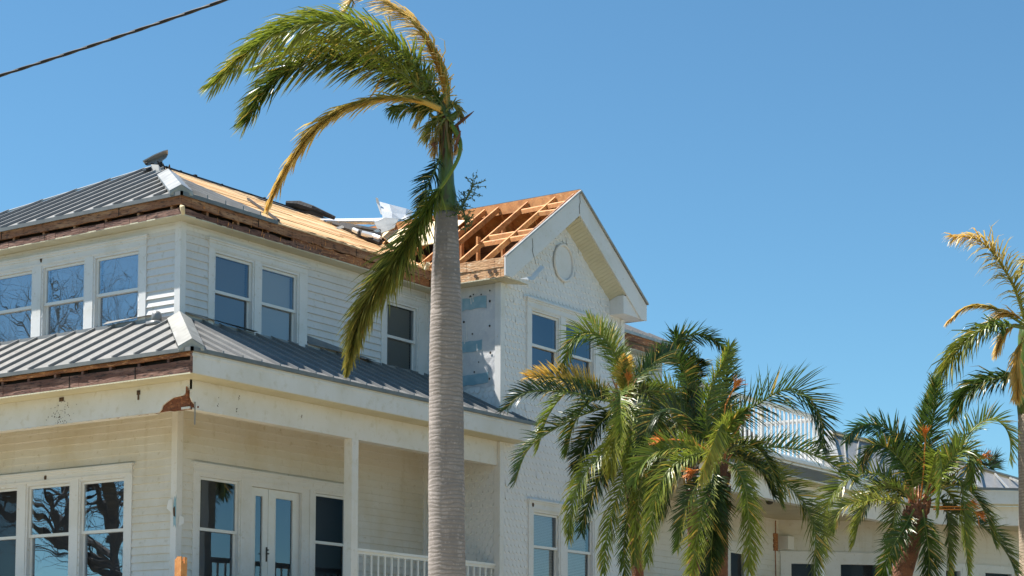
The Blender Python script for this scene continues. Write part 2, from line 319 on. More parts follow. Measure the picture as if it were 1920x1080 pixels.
# backing of the gable wall: flat pieces around the openings
def backing(pl,a0,a1,z0,z1,holes,mb,o=.0):
    cuts=sorted({z0,z1}|{h for H_ in holes for h in H_[2:4] if z0<h<z1})
    for c0,c1 in zip(cuts[:-1],cuts[1:]):
        segs=[(a0,a1)]
        for h in holes:
            if h[2]<c1-1e-6 and h[3]>c0+1e-6:
                ns=[]
                for s0,s1 in segs:
                    if h[0]>s0: ns.append((s0,min(h[0],s1)))
                    if h[1]<s1: ns.append((max(h[1],s0),s1))
                segs=ns
        for s0,s1 in segs: mb.add([pl.p(s0,c0,o),pl.p(s1,c0,o),pl.p(s1,c1,o),pl.p(s0,c1,o)],[(0,1,2,3)])
backing(WG,WX,WR,.3,9.66,hW,mb,-.002)
mb.add([WG.p(WX,9.66,-.002),WG.p(WR,9.66,-.002),WG.p(WR,9.80,-.002),WG.p(XR,11.355,-.002),WG.p(WX,9.80,-.002)],[(0,1,2,3,4)])
mb.build('gable_wall',M['scallop'],H)
mb=scallops(WS,.0,WF-.04,7.0,7.72,[],seed=3); mb2=scallops(WS,.0,WF-.11,3.45,6.62,[],seed=4)
backing(WS,0,WF,.3,9.66,[],mb,-.002); mb.v+=[]; mb.build('wing_side_wall',M['scallop'],H); mb2.build('wing_side_wall',M['scallop'],H)
# exposed house wrap on the wing's side
m=MB(); nx,ny=16,18; vs=[]
rnd=random.Random(5)
for j in range(ny+1):
    for i in range(nx+1):
        a=.02+(WF-.07)*i/nx; z=7.72+(9.655-7.72)*j/ny
        if j==0: z+=rnd.uniform(-.03,.03)
        vs.append(WS.p(a,z,.012+rnd.uniform(0,.008)))
m.add(vs,[(j*(nx+1)+i,j*(nx+1)+i+1,(j+1)*(nx+1)+i+1,(j+1)*(nx+1)+i) for j in range(ny) for i in range(nx)])
m.build('house_wrap',M['wrap'],H)
for a0,a1,z0,z1 in [(.86,1.42,9.22,9.44),(.75,1.32,8.42,8.62),(.75,1.47,7.78,7.98),(.1,.6,8.9,9.1)]:
    m=MB(); n=6; top=[WS.p(a0+(a1-a0)*i/n,z1+rnd.uniform(-.015,.015),.024) for i in range(n+1)]; bot=[WS.p(a0+(a1-a0)*i/n,z0+rnd.uniform(-.015,.015),.024) for i in range(n+1)]
    m.poly(bot+top[::-1],(-.003,0,0)); m.build('wrap_print',M['tape'],H)
m=MB()
for a,z in [(1.5,9.53),(1.5,9.33),(1.12,9.50),(1.3,9.48),(1.5,8.86),(1.1,8.75),(1.52,8.35),(1.5,7.86),(1.15,8.02),(1.05,9.47),(1.25,8.2),(.9,9.0)]:
    r_=rnd.uniform(.013,.026); m.poly([WS.p(a+r_*math.cos(t),z+r_*1.1*math.sin(t),.029) for t in [k*.9 for k in range(7)]],(-.004,0,0))
m.build('nail_washer',M['iron'],H)
m=MB()
for (a,z,l) in [(1.1,9.46,.1),(1.05,9.46,.14),(.95,8.95,.3),(.9,8.80,.22),(1.2,8.55,.18)]:
    m.poly([WS.p(a,z,.03),WS.p(a+.012,z,.03),WS.p(a+.03,z-l,.032),WS.p(a+.01,z-l,.032)],(-.003,0,0))
m.build('torn_edge',M['sash'],H)
# oval medallion
m=MB(); pts=[WG.p(8.775+.33*math.cos(t),10.44+.355*math.sin(t),.035) for t in [2*math.pi*k/28 for k in range(29)]]
m.tube(pts,.028,6,cap=False); m.poly([WG.p(8.775+.33*math.cos(t),10.44+.355*math.sin(t),.012) for t in [2*math.pi*k/28 for k in range(28)]],(0,-.01,0))
m.build('oval_medallion',M['trim'],H)

# windows ---------------------------------------------------------------
def window(pl,g0,g1,zb,zm,zt,blind='blind_dim',gl=None,label=None):
    s=.045
    fr=MB()
    for a in ((g0-.085,g0-s),(g1+s,g1+.085)): pl.box(fr,*a,zb-.09,zt+.085,-.12,.028)
    pl.box(fr,g0-s,g1+s,zt+s,zt+.085,-.12,.028); pl.box(fr,g0-.085,g1+.085,zb-.13,zb-.08,-.12,.06)
    w_=fr.build('window',M['trim'],H)
    if label: w_['label']=label
    def sash(a0,a1,z0,z1,o,bot,top):
        q=MB()
        pl.box(q,a0-s,a0,z0-bot,z1+top,o-.035,o); pl.box(q,a1,a1+s,z0-bot,z1+top,o-.035,o)
        pl.box(q,a0,a1,z1,z1+top,o-.035,o-.001); pl.box(q,a0,a1,z0-bot,z0,o-.035,o-.001)
        return q.build('sash',M['sash'],w_)
    zm0,zm1=zm-.03,zm+.02
    sash(g0,g1,zm1,zt,-.01,.05,s-.003); sash(g0+.002,g1-.002,zb,zm0,-.048,.075,.035)
    for z0,z1,o in ((zm1,zt,-.028),(zb,zm0,-.066)):
        q=MB(); q.add([pl.p(g0,z0,o),pl.p(g1,z0,o),pl.p(g1,z1,o),pl.p(g0,z1,o)],[(0,1,2,3)]); q.build('pane',M[gl or ('glass_dull' if pl is LF else 'glass')],w_)
    if blind:
        q=MB(); z=zb
        while z<zt:
            q.add([pl.p(g0,z,-.125),pl.p(g1,z,-.125),pl.p(g1,z+.022,-.098),pl.p(g0,z+.022,-.098)],[(0,1,2,3)]); z+=.03
        q.build('blind',M[blind],w_)
    q=MB(); pl.box(q,g0-.13,g1+.75,zb-.12,zt+.35,-.42,-.40); q.build('room_backing',M['room_backing'],w_)  # added dark sheet stands in for the unlit room behind the glass
    return w_
def casing(pl,a0,a1,zb,zt,head,openings,mb=None):
    q=MB(); edges=[a0]+[e for o in openings for e in o]+[a1]
    for i in range(0,len(edges),2): pl.box(q,edges[i],edges[i+1],zb,zt,0,.042)
    pl.box(q,a0-.0,a1+.0,zt,head-.06,0,.044); pl.box(q,a0-.02,a1+.02,head-.06,head-.02,0,.062); pl.box(q,a0-.04,a1+.04,head-.02,head+.01,0,.085)
    pl.box(q,a0+.02,a1-.02,zt+.02,zt+.045,.044,.054)
    return q.build('window_casing',M['trim'],H)
UZ=(8.09,8.66,9.25)
for g0,g1 in ((.985,1.926),(2.283,3.213),(3.593,4.53)): window(LF,g0,g1,*UZ)
casing(LF,.745,4.75,7.9,9.335,9.52,[(.90,2.01),(2.198,3.298),(3.508,4.615)])
LF.bx('window_apron',M['trim'],H,.745,7.5,7.86,7.96,.0,.06)
window(RF,.84,1.668,8.06,8.655,9.25); window(RF,1.995,2.825,8.06,8.655,9.25,blind='blind')
casing(RF,.63,3.13,7.8,9.335,9.505,[(.755,1.753),(1.91,2.91)])
window(RF,5.457,6.262,8.06,8.655,9.25,gl='glass_brown'); casing(RF,5.225,6.56,7.8,9.335,9.505,[(5.372,6.347)])
for g0,g1,gl in ((1.223,2.173,None),(2.53,3.482,None),(3.85,4.80,'glass_dark')): window(LF,g0,g1,3.86,4.64,5.455,blind=False,gl=gl)
casing(LF,.985,5.05,3.5,5.54,5.72,[(1.138,2.258),(2.445,3.567),(3.765,4.885)])
window(RF,.565,1.405,3.86,4.64,5.455,blind=False); window(RF,3.475,4.30,3.86,4.64,5.455,blind=False,gl='glass_dark')
casing(RF,.35,4.55,3.42,5.54,5.71,[(.48,1.49),(1.70,3.26),(3.39,4.385)])
for g0,g1 in ((7.725,8.573),(8.91,9.83)): window(WG,g0,g1,8.06,8.665,9.262,blind=False)
casing(WG,7.5,10.1,7.8,9.345,9.53,[(7.64,8.658),(8.825,9.915)])
for g0,g1 in ((7.80,8.588),(8.98,9.80)): window(WG,g0,g1,4.0,4.80,5.40,blind='blind')
casing(WG,7.58,10.05,3.6,5.485,5.67,[(7.715,8.673),(8.895,9.885)])
# french door
d=RF.bx('french_door',M['trim'],H,[(1.70,1.765,3.4,5.54,-.12,.03),(3.06,3.26,3.4,5.54,-.12,.03),(1.765,3.06,5.46,5.54,-.12,.03)])
def leaf(a0,a1,g0,g1):
    q=MB(); o0,o1=-.07,-.03
    RF.box(q,a0,g0,3.42,5.455,o0,o1); RF.box(q,g1,a1,3.42,5.455,o0,o1); RF.box(q,g0,g1,5.315,5.455,o0,o1); RF.box(q,g0,g1,3.42,3.68,o0,o1)
    for a in (g0,g1-.018): RF.box(q,a,a+.018,3.68,5.315,o0+.01,o1+.006)
    q.build('door_leaf',M['sash'],d)
    q=MB(); q.add([RF.p(g0,3.68,-.05),RF.p(g1,3.68,-.05),RF.p(g1,5.315,-.05),RF.p(g0,5.315,-.05)],[(0,1,2,3)]); q.build('pane',M['glass'],d)
leaf(1.77,2.242,1.90,2.12); leaf(2.252,3.055,2.418,2.895)
q=MB(); RF.box(q,2.20,2.228,4.20,4.45,-.03,-.018); q.tube([RF.p(2.214,4.335,-.02),RF.p(2.214,4.335,.03),RF.p(2.14,4.335,.035)],.011,6); q.tube([RF.p(2.214,4.40,-.02),RF.p(2.214,4.40,.02)],.012,6); q.build('handle',M['iron'],d)
q=MB(); RF.box(q,1.60,3.35,3.4,5.7,-.47,-.45); q.build('room_backing',M['room_backing'],d)
# small damage marks on the window heads
for pl,a,z,o in ((LF,3.30,9.44,.046),(LF,3.07,5.62,.046),(WG,7.70,5.58,.046)):
    m=MB(); m.poly([pl.p(a+.035*math.cos(t)*random.uniform(.7,1.1),z+.05*math.sin(t)*random.uniform(.8,1.1),o) for t in [k*.78 for k in range(8)]],pl.N*.006); m.build('bolt_hole',M['rust'],H)

# upper eaves -------------------------------------------------------------
e=.33; ED=10.0
def soffit(mb,x0,x1,y0,y1,z,axis,pitch=.075):        # ribbed: grooves run across the eave
    a,b=(x0,x1) if axis=='x' else (y0,y1); n=max(1,int(round((b-a)/pitch))); h=(b-a)/n
    for i in range(n):
        s0,s1=a+i*h,a+(i+1)*h-.008
        if axis=='x': mb.box(s0,s1,y0,y1,z,z+.012)
        else: mb.box(x0,x1,s0,s1,z,z+.012)
    mb.box(x0,x1,y0,y1,z+.012,z+.02)
m=MB(); soffit(m,-e+.01,0,-e,7.6,9.655,'y'); soffit(m,0,WX-.34,-e+.01,0,9.655,'x'); soffit(m,WX-.34,WX,-WF-.0,0,9.66,'y'); soffit(m,WR+.34,15.8,-e+.01,0,9.655,'x')
parts(m,'soffit',M['soffit'],H)
def ragged(mb,A,B,up0,up1,out,th,n,jt=.01,seed=0,jb=None):   # a rough board from A to B between heights up0..up1
    rnd=random.Random(seed); A=Vector(A);B=Vector(B);out=Vector(out); jb=jt if jb is None else jb
    v0=None
    bot=[];top=[]
    for i in range(n+1):
        p=A.lerp(B,i/n); bot.append(p+Vector((0,0,up0+rnd.uniform(-jb,jb)))); top.append(p+Vector((0,0,up1+rnd.uniform(-jt,jt))))
    for i in range(n):
        q=[bot[i],bot[i+1],top[i+1],top[i]]; b=[p-out*th for p in q]
        j=out*rnd.uniform(0,.006)
        mb.add([p+j for p in q]+b,[(0,1,2,3),(0,4,5,1),(3,2,6,7),(4,7,6,5),(0,3,7,4),(1,5,6,2)])
m=MB(); ragged(m,(-e,-e,0),(-e,7.6,0),9.835,9.992,(-1,0,0),.04,40,.002,1,.006); m.build('fascia_board',M['wood_old'],H)
m=MB(); ragged(m,(-e+.012,-e+.01,0),(-e+.012,7.6,0),9.668,9.775,(-1,0,0),.04,40,.006,2,.002); m.build('fascia_board',M['wood_red'],H)
m=MB(); ragged(m,(-e,-e,0),(2.6,-e,0),9.825,9.992,(0,-1,0),.04,26,.002,3,.01); m.build('fascia_board',M['wood_old'],H)
m=MB(); ragged(m,(2.6,-e,0),(WX-.34,-e,0),9.83,10.02,(0,-1,0),.04,34,.012,4,.02); m.build('fascia_board',M['wood_old'],H)
m=MB(); ragged(m,(-e+.02,-e+.012,0),(3.2,-e+.012,0),9.668,9.765,(0,-1,0),.04,30,.012,5,.002); m.build('fascia_board',M['wood_red'],H)
m=MB(); ragged(m,(2.4,-e+.02,0),(WX-.34,-e+.02,0),9.675,9.82,(0,-1,0),.03,44,.03,6,.004); m.build('fascia_board',M['wood_mid'],H)
m=MB(); rnd=random.Random(9)
for i in range(60):                                   # splinters along the torn fascia
    x=rnd.uniform(.0,6.2); z=rnd.choice([9.70,9.74,9.78,9.86]); l=rnd.uniform(.03,.12)
    m.add([(x,-e-.012,z),(x+rnd.uniform(.01,.03),-e-.012,z),(x+rnd.uniform(-.02,.03),-e-rnd.uniform(.015,.05),z+l*rnd.choice([-1,1]))],[(0,1,2)])
parts(m,'splinter',M['lumber'],H)
m=MB()                                                # rafter tails seen in the gap
for k in range(11):
    y=-.1+k*.76; m.box(-e+.03,.1,y,y+.05,9.69,9.97)
for k in range(9):
    x=.28+k*.74; m.box(x,x+.05,-e+.03,.1,9.69,9.97)
parts(m,'rafter_tail',M['wood_old'],H)
m=MB(); m.box(-e+.14,-e+.17,-e+.14,7.6,9.68,9.98); m.box(-e+.14,WX-.3,-e+.14,-e+.17,9.68,9.98); m.build('eave_gap_dark',M['dark'],H)  # near-black strips painted as the shade inside the fascia gap
m=MB(); m.tube([(-.30,-.345,9.66),(-.33,-.36,9.72),(-.34,-.36,9.77),(-.36,-.33,9.79)],[.03,.04,.045,.02],7); m.build('splintered_end',M['ply'],H)

# roofs --------------------------------------------------------------------
def clipseg(poly,p,d):                               # param range of the line p+t*d inside a convex 2-D polygon
    t0,t1=-1e9,1e9; n=len(poly); cx=sum(q[0] for q in poly)/n; cy=sum(q[1] for q in poly)/n
    for i in range(n):
        a=poly[i];b=poly[(i+1)%n]; nx,ny=-(b[1]-a[1]),(b[0]-a[0])
        if nx*(cx-a[0])+ny*(cy-a[1])<0: nx,ny=-nx,-ny
        den=nx*d[0]+ny*d[1]; num=nx*(a[0]-p[0])+ny*(a[1]-p[1])
        if abs(den)<1e-9:
            if num>0: return None
        elif den>0: t0=max(t0,num/den)
        else: t1=min(t1,num/den)
    return (t0,t1) if t1>t0+.01 else None
def metal_face(polyxy,zf,ribs,axis,th=.03,rh=.055,rw=.028,parent=H,sheet='roof_panel',seam='roof_seam',mat_='metal',s_out=.04):
    m=MB(); n=len(polyxy); m.poly([(x,y,zf(x,y)) for x,y in polyxy],(0,0,th)); o=m.build(sheet,M[mat_],parent)
    m=MB()
    for c in ribs:
        p,d=((0,c),(1,0)) if axis=='x' else ((c,0),(0,1))
        t=clipseg(polyxy,p,d)
        if not t: continue
        pa=(p[0]+d[0]*t[0],p[1]+d[1]*t[0]); pb=(p[0]+d[0]*t[1],p[1]+d[1]*t[1])
        A=Vector((*pa,zf(*pa)+th+rh/2-.004)); B=Vector((*pb,zf(*pb)+th+rh/2-.004))
        m.bar(A,B,(Vector((0,1,0)) if axis=='x' else Vector((1,0,0)))*rw,(0,0,rh))
    parts(m,'roof_seam',M['rib'],o); return o
ML,MR=.54,.47; Q=4.13; PX=Q*MR/ML; AX,AY,AZ=-e+PX,-e+Q,ED+Q*MR
zL=lambda x,y:ED+ML*(x+e); zR=lambda x,y:ED+MR*(y+e)
metal_face([(-e-.03,-e-.03),(AX,AY),(-e-.03,-e+2*Q)],zL,[.282+.468*k for k in range(-1,18)],'x',rh=.058)
xs=1.93; ys=-e+(xs+e)*Q/PX
metal_face([(-e-.03,-e-.03),(xs,-e-.03),(xs,ys)],zR,[-.19+.43*k for k in range(0,6)],'y',rh=.085)
m=MB()                                               # drip edges
m.box(-e-.045,-e-.012,-e-.045,7.6,ED-.035,ED+.03); m.box(-e-.045,xs+.03,-e-.045,-e-.012,ED-.035,ED+.03); m.build('drip_edge',M['drip'],H)
# the back slopes of the roof
m=MB(); m.poly([(AX,AY,AZ),(12.6,AY,AZ),(15.8,7.93,ED),(-e,7.93,ED)],(0,0,.03)); m.poly([(12.6,AY,AZ),(15.85,-e,ED),(15.85,7.93,ED)],(0,0,.03)); m.build('roof_panel',M['metal'],H)
m=MB(); t0=Vector((AX,AY,AZ)); m.bar(t0+Vector((-.05,.05,.03)),Vector((-e,7.9,ED+.05)),(0,.14,.0),(0,0,.03)); m.build('hip_cap',M['cap'],H)
def hipcap(A,B,wl,wr,pl1,pl2,name='hip_cap',lift=.05,drop=.05,mt='cap'):
    # folded cap: ridge A->B, wings wl along vector pl1 and wr along pl2, with turned-down edges
    A=Vector(A);B=Vector(B);u=Vector((0,0,1)); m=MB(); rows=[]
    for P in (A,B):
        rows.append([P+pl1*wl-u*drop,P+pl1*wl,P+u*lift,P+pl2*wr,P+pl2*wr-u*drop])
    vs=rows[0]+rows[1]; vs2=[v-u*.012 for v in vs]
    m.add(vs,[(i,i+1,i+6,i+5) for i in range(4)]); m.add(vs2,[(i+5,i+6,i+1,i) for i in range(4)])
    m.add([*rows[0],*vs2[:5]],[(i,i+5,i+6,i+1) for i in range(4)])
    m.add([rows[0][1],rows[0][2],rows[0][3],rows[0][3]-u*(lift+.02),rows[0][1]-u*(lift+.02)],[(0,1,2,3,4)])
    return m.build(name,M[mt],H)
hd=Vector((PX,Q,Q*MR)); c0=Vector((-e-.03,-e-.03,ED+.055))
v1=Vector((-.10,.13,-.10*ML)).normalized(); v2=Vector((.13,-.10,-.10*MR)).normalized()
v1=Vector((-.6,.8,-.30)); v2=Vector((.8,-.6,-.30))
hipcap(c0+hd*.015+Vector((0,0,.03)),c0+hd*.60+Vector((0,0,.03)),.19,.19,v1,v2)
# sheathing boards of the stripped slope
m=MB(); rnd=random.Random(3); y=-e-.02; k=0; PC=[(.62,.36,.15),(.70,.45,.22),(.52,.27,.10),(.66,.40,.18),(.74,.52,.29)]
while y<AY-.02:
    y1=min(y+.14,AY); yc=(y+y1)/2
    xa=max(xs+.01,-e+(yc+e)*PX/Q); xb=6.32+(yc+e)/1.526
    x=xa; 
    while x<xb:
        x2=min(xb+rnd.uniform(-.02,.06),x+rnd.uniform(1.6,3.2)); j=rnd.uniform(0,.016)
        m.box8([(x,y,zR(0,y)+j-.02),(x2-.006,y,zR(0,y)+j-.02),(x2-.006,y1-.009,zR(0,y1-.009)+j-.02),(x,y1-.009,zR(0,y1-.009)+j-.02),
                (x,y,zR(0,y)+j+.005),(x2-.006,y,zR(0,y)+j+.005),(x2-.006,y1-.009,zR(0,y1-.009)+j+.005),(x,y1-.009,zR(0,y1-.009)+j+.005)],rnd.choice(PC))
        x=x2
    y+=.14
m.build('roof_sheathing',M['sheath'],H)
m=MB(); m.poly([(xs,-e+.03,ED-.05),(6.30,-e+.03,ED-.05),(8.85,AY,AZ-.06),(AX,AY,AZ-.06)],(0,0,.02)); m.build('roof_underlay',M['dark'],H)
# tar paper left along the ridge
m=MB(); rnd=random.Random(12); x=AX-.3
while x<8.0:
    l=rnd.uniform(.35,1.1); wd=rnd.choice([.10,.16,.22,.34,.14]); 
    pts=[]
    for q in range(5): pts.append((x+l*q/4,AY-wd*(1+rnd.uniform(-.3,.3)),0))
    top=[(x+l,AY,0),(x,AY,0)]
    P=[(a,b,zR(0,b)+.02) for a,b,_ in pts+top]; m.poly(P,(0,0,.012)); x+=l*.96
for x in [3.75,4.15,4.9,5.7,6.15,6.9]:
    m.box(x,x+rnd.uniform(.02,.09),AY-.06,AY+.02,AZ+.02,AZ+rnd.uniform(.03,.065))
m.bar((AX-.2,AY,AZ+.015),(8.3,AY,AZ+.015),(0,.12,0),(0,0,.03))
m.build('ridge_tar_paper',M['black'],H)
# gable wing roof: bare rafters ------------------------------------------------
zW=lambda x:EZ+SLW*(x-6.32); RY=-WF-.34
def rafter(y,x0=6.36,x1=XR-.03,w_=.038,h=.125,mt='lumber'):
    m=MB(); m.bar((x0,y,zW(x0)-.07),(x1,y,zW(x1)-.07),(0,w_,0),(0,0,h)); return m.build('rafter',M[mt],H)
for y in (-1.52,-.86,-.15,.19): rafter(y)
rafter(RY+.10,mt='wood_old'); rafter(RY+.05,w_=.03,h=.1)
for y in (.85,1.5,2.15,2.8):
    rafter(y,x0=6.36+(y+e)/1.526)
def lookout(x,y0,y1,h=.08):
    m=MB(); z=zW(x)-.045; j_=random.uniform(-.03,.03); m.bar((x+j_,y0,z-h/2+.02),(x-j_,y1,z-h/2+.02),(.036,0,.03),(-.0,0,h)); m.build('lookout',M['lumber'],H)
for x in (7.23,7.47): lookout(x,-.86,-1.96)
lookout(8.51,-.86,-1.96); lookout(8.22,-1.52,-1.96)
m=MB(); m.bar((XR,RY+.03,ZP-.10),(XR,3.2,ZP-.10),(.04,0,0),(0,0,.2)); m.build('ridge_board',M['lumber'],H)
m=MB(); m.poly([(XR-.02,RY-.03,ZP),(XR-.02,3.5,ZP),(11.36,-e,EZ-.02),(11.36,RY-.03,EZ-.02)],(0,0,.025)); m.build('roof_sheathing',M['lumber'],H)
m=MB(); m.poly([(XR,RY-.035,ZP+.026),(XR,3.5,ZP+.026),(11.38,-e,EZ+.006),(11.38,RY-.035,EZ+.006)],(0,0,.02)); m.build('roof_panel',M['drip'],H)
m=MB()
for y in (-1.52,-.86,-.2,.46,1.1): m.bar((XR+.03,y,ZP-.13),(11.2,y,zW(2*XR-11.2)-.1),(0,.045,0),(0,0,.17))
for y in (-.86,-.2,.46): m.bar((6.75,y,9.78),(10.9,y,9.78),(0,.045,0),(0,0,.18))
parts(m,'attic_rafter',M['lumber'],H)
m=MB()
for x,y,z1 in ((7.12,-.84,10.75),(7.95,-.84,11.2),(7.6,-.10,10.9),(8.3,.5,11.3),(7.2,.55,10.6),(9.3,-.84,11.3)): m.box(x,x+.09,y-.02,y+.02,9.7,z1)
parts(m,'attic_stud',M['lumber'],H)
m=MB(); m.poly([(6.6,1.35,9.68),(11.0,1.35,9.68),(XR,1.35,11.75)],(0,.03,0)); m.build('attic_dark_back',M['dark'],H)  # black sheet added to deepen the attic's shade
m=MB(); m.box(6.7,10.95,-1.68,1.3,9.655,9.70); m.build('attic_dark_floor',M['dark'],H)  # black floor, attic darkness put into its colour
m=MB(); m.poly([(XR+.6,-1.65,ZP-.62),(XR+.6,1.3,ZP-.62),(10.9,1.3,9.75),(10.9,-1.65,9.75)],(0,0,.01)); m.build('attic_lining',M['wood_old'],H)  # darker wood chosen to deepen the shade under the far slope
m=MB(); m.poly([WG.p(WX+.05,9.70,-.03),WG.p(WR-.05,9.70,-.03),WG.p(XR,11.20,-.03)],(0,.02,0)); m.build('gable_backing',M['wood_old'],H)
# plywood left on the far part of the wing's slope
m=MB(); z_=lambda x:zW(x)+.012
m.poly([(7.45,.30,z_(7.45)),(7.45,1.35,z_(7.45)),(8.4,2.6,z_(8.4)),(8.55,1.0,z_(8.55)),(8.3,.32,z_(8.3))],(0,0,.02)); m.build('plywood_sheet',M['ply'],H)
m=MB(); rnd=random.Random(8)
for i in range(9):
    a=Vector((6.25+rnd.uniform(-.25,.7),-.15+rnd.uniform(-.1,.7),0)); a.z=9.98+rnd.uniform(0,.12); d_=Vector((rnd.uniform(-.5,.6),rnd.uniform(-.4,.5),rnd.uniform(0,.35)))
    m.bar(a,a+d_*.8,(.03,.03,0),(0,0,.03))
m.build('broken_battens',M['lumber_top'],H)
m=MB()
for i in range(16):
    c=Vector((6.2+rnd.uniform(-.14,.12),-.30+rnd.uniform(-.1,.1),10.0+rnd.uniform(-.05,.1)))
    m.tube([c,c+Vector((rnd.uniform(-.06,.06),rnd.uniform(-.06,.06),rnd.uniform(.02,.08)))],[.035,.012],5)
m.build('insulation_tuft',M['ply'],H)
# wing eave fascia (bare pine with holes)
m=MB(); ragged(m,(6.32,RY+.03,0),(6.32,-e,0),9.86,10.045,(-1,0,0),.04,16,.006,7); ragged(m,(6.33,RY+.03,0),(6.33,-e,0),9.685,9.85,(-1,0,0),.04,22,.006,8,.012); m.build('fascia_board',M['fascia_new'],H)
m=MB()
for y,z,a,b in ((-1.72,9.80,.10,.045),(-1.40,9.755,.09,.045),(-.98,9.76,.07,.05),(-1.85,9.79,.09,.04),(-.6,9.76,.06,.03)):
    m.poly([(6.312,y+a*math.cos(t)*.5,z+b*math.sin(t)*(1 if k%2 else .8)) for k,t in enumerate([k*.9 for k in range(7)])],(.004,0,0))
m.build('fascia_holes',M['rust'],H)
m=MB()
for y,z0,z1 in ((1.1,9.84,9.99),(2.9,9.67,9.77),(4.0,9.84,9.99)): m.box(-e-.008,-e-.001,y,y+.012,z0,z1)
for y,z0,z1 in ((.55,6.69,6.87),(2.3,6.69,6.87),(-.9,6.69,6.87)): m.box(-1.85+.01,-1.85+.02,y,y+.014,z0,z1)
for x,z0,z1 in ((1.5,9.83,9.99),(4.1,9.84,10.0),(5.2,9.69,9.81)): m.box(x,x+.014,-e-.010,-e-.001,z0,z1)
parts(m,'board_joint',M['dark'],H)
# rake boards, sloping soffit and returns
def rake(sx,zf0):
    m=MB(); xf=XR+sx*(XR-6.32+.02)
    m.poly([(XR,RY,ZP),(xf,RY,EZ+.0),(xf,RY,9.685),(xf-sx*.22,RY,9.685),(XR,RY,ZP-.475)],(0,-.03,0)); return m.build('rake_board',M['trim'],H)
rake(-1,0); rake(1,0)
m=MB()
for sx in (-1,1):
    xf=XR+sx*(XR-6.32+.04); m.bar((XR,RY-.045,ZP+.005),(xf,RY-.045,EZ+.005),(0,.05,0),(0,0,.035))
m.build('rake_trim',M['cap'],H)
m=MB()                                                # cracks in the rake boards
for pts in ([(8.83,11.80),(8.815,11.70),(8.83,11.62),(8.80,11.52),(8.81,11.37)],[(7.17,10.55),(7.19,10.40),(7.17,10.32),(7.22,10.22),(7.30,10.08)],):
    for a,b in zip(pts[:-1],pts[1:]): m.bar((a[0],RY-.0345,a[1]),(b[0],RY-.0345,b[1]),(.012,0,0),(0,.002,0))
m.build('board_crack',M['rust'],H)
m=MB()
for k in range(26):                                   # sloped soffit slats, right rake
    x0=XR+.02+k*.066
    for q in (0,):
        xa,xb=x0,x0+.060; f=lambda x:ZP-.50-SLW*(x-XR); g_=lambda x:ZP-.64-SLW*(x-XR)
        m.box8([(xa,-WF,g_(xa)),(xb,-WF,g_(xb)),(xb,RY-.0,f(xb)),(xa,RY-.0,f(xa)),(xa,-WF,g_(xa)+.02),(xb,-WF,g_(xb)+.02),(xb,RY,f(xb)+.02),(xa,RY,f(xa)+.02)])
for sx in (-1,1):
    f=lambda x:ZP-.478-SLW*abs(x-XR); xe=XR+sx*(1.75 if sx>0 else 1.9)
    m.poly([(XR,-WF,f(XR)),(xe,-WF,f(xe)),(xe,RY,f(xe)),(XR,RY,f(XR))],(0,0,.012))
m.build('rake_soffit',M['soffit'],H)
m=MB(); m.box(10.50,11.335,RY+.001,-WF,9.70,10.07); m.box(11.001,11.33,RY+.01,-.33,9.705,9.985); m.build('cornice_return',M['trim'],H)
m=MB(); m.box(11.335,11.36,RY,-.33,9.69,10.03); m.build('fascia_board',M['trim'],H)
m=MB(); soffit(m,6.34,6.86,RY+.02,-WF,9.668,'x',.06); m.poly([(6.86,RY+.02,9.668),(7.12,RY+.02,9.660),(6.86,-WF,9.668)],(0,0,.01)); parts(m,'soffit',M['soffit'],H)
m=MB(); m.add([(7.06,RY-.04,9.78),(7.42,RY-.05,10.09),(7.46,RY-.12,10.05),(7.12,RY-.10,9.74)],[(0,1,2,3)]); m.add([(6.75,RY-.035,9.70),(7.06,RY-.04,9.80),(7.12,RY-.10,9.74)],[(0,1,2)]); m.build('peeling_trim',M['sash'],H)

# house roof right of the wing -------------------------------------------------
metal_face([(WR+.36,-e-.03),(15.85,-e-.03),(12.6,AY),(WR+.36,AY)],zR,[11.5+.43*k for k in range(11)],'y')
m=MB(); m.box(WR+.36,15.85,-e-.045,-e-.012,ED-.035,ED+.03); m.box(15.82,15.86,-e-.045,7.9,ED-.035,ED+.03); m.build('drip_edge',M['cap'],H)
m=MB(); ragged(m,(WR+.36,-e,0),(15.82,-e,0),9.83,9.992,(0,-1,0),.04,26,.002,13,.01); ragged(m,(WR+.36,-e+.01,0),(15.82,-e+.01,0),9.668,9.77,(0,-1,0),.04,26,.01,14,.002); m.build('fascia_board',M['wood_mid'],H)

# porch ---------------------------------------------------------------------------
PE=7.03; PA,PB=1.85,2.1; BX,BY=1.45,1.70
pML,pMR=(8.04-PE)/PA,(8.04-PE)/PB
pL=lambda x,y:PE+pML*(x+PA); pR=lambda x,y:PE+pMR*(y+PB)
metal_face([(-PA-.03,-PB-.03),(0,0),(0,7.6),(-PA-.03,7.6)],pL,[1.943-.4757*7+.4757*k for k in range(0,24)],'x')
metal_face([(-PA-.03,-PB-.03),(WX-.03,-PB-.03),(WX-.03,0),(0,0)],pR,[-1.63+.43*k for k in range(0,20)],'y')
metal_face([(WX-.03,-PB-.03),(7.27,-PB-.03),(6.93,-WF-.02),(WX-.03,-WF-.02)],pR,[6.97],'y')
m=MB(); m.box(-PA-.045,-PA-.008,-PB-.045,7.6,PE-.03,PE+.03); m.box(-PA-.045,7.29,-PB-.045,-PB-.008,PE-.03,PE+.03); m.bar((7.28,-PB-.03,PE+.02),(6.93,-WF-.02,pR(0,-WF)+.02),(.03,0,0),(0,0,.05)); m.build('drip_edge',M['drip'],H)
hd=Vector((PA,PB,8.04-PE)); c0=Vector((-PA-.03,-PB-.03,PE+.055))
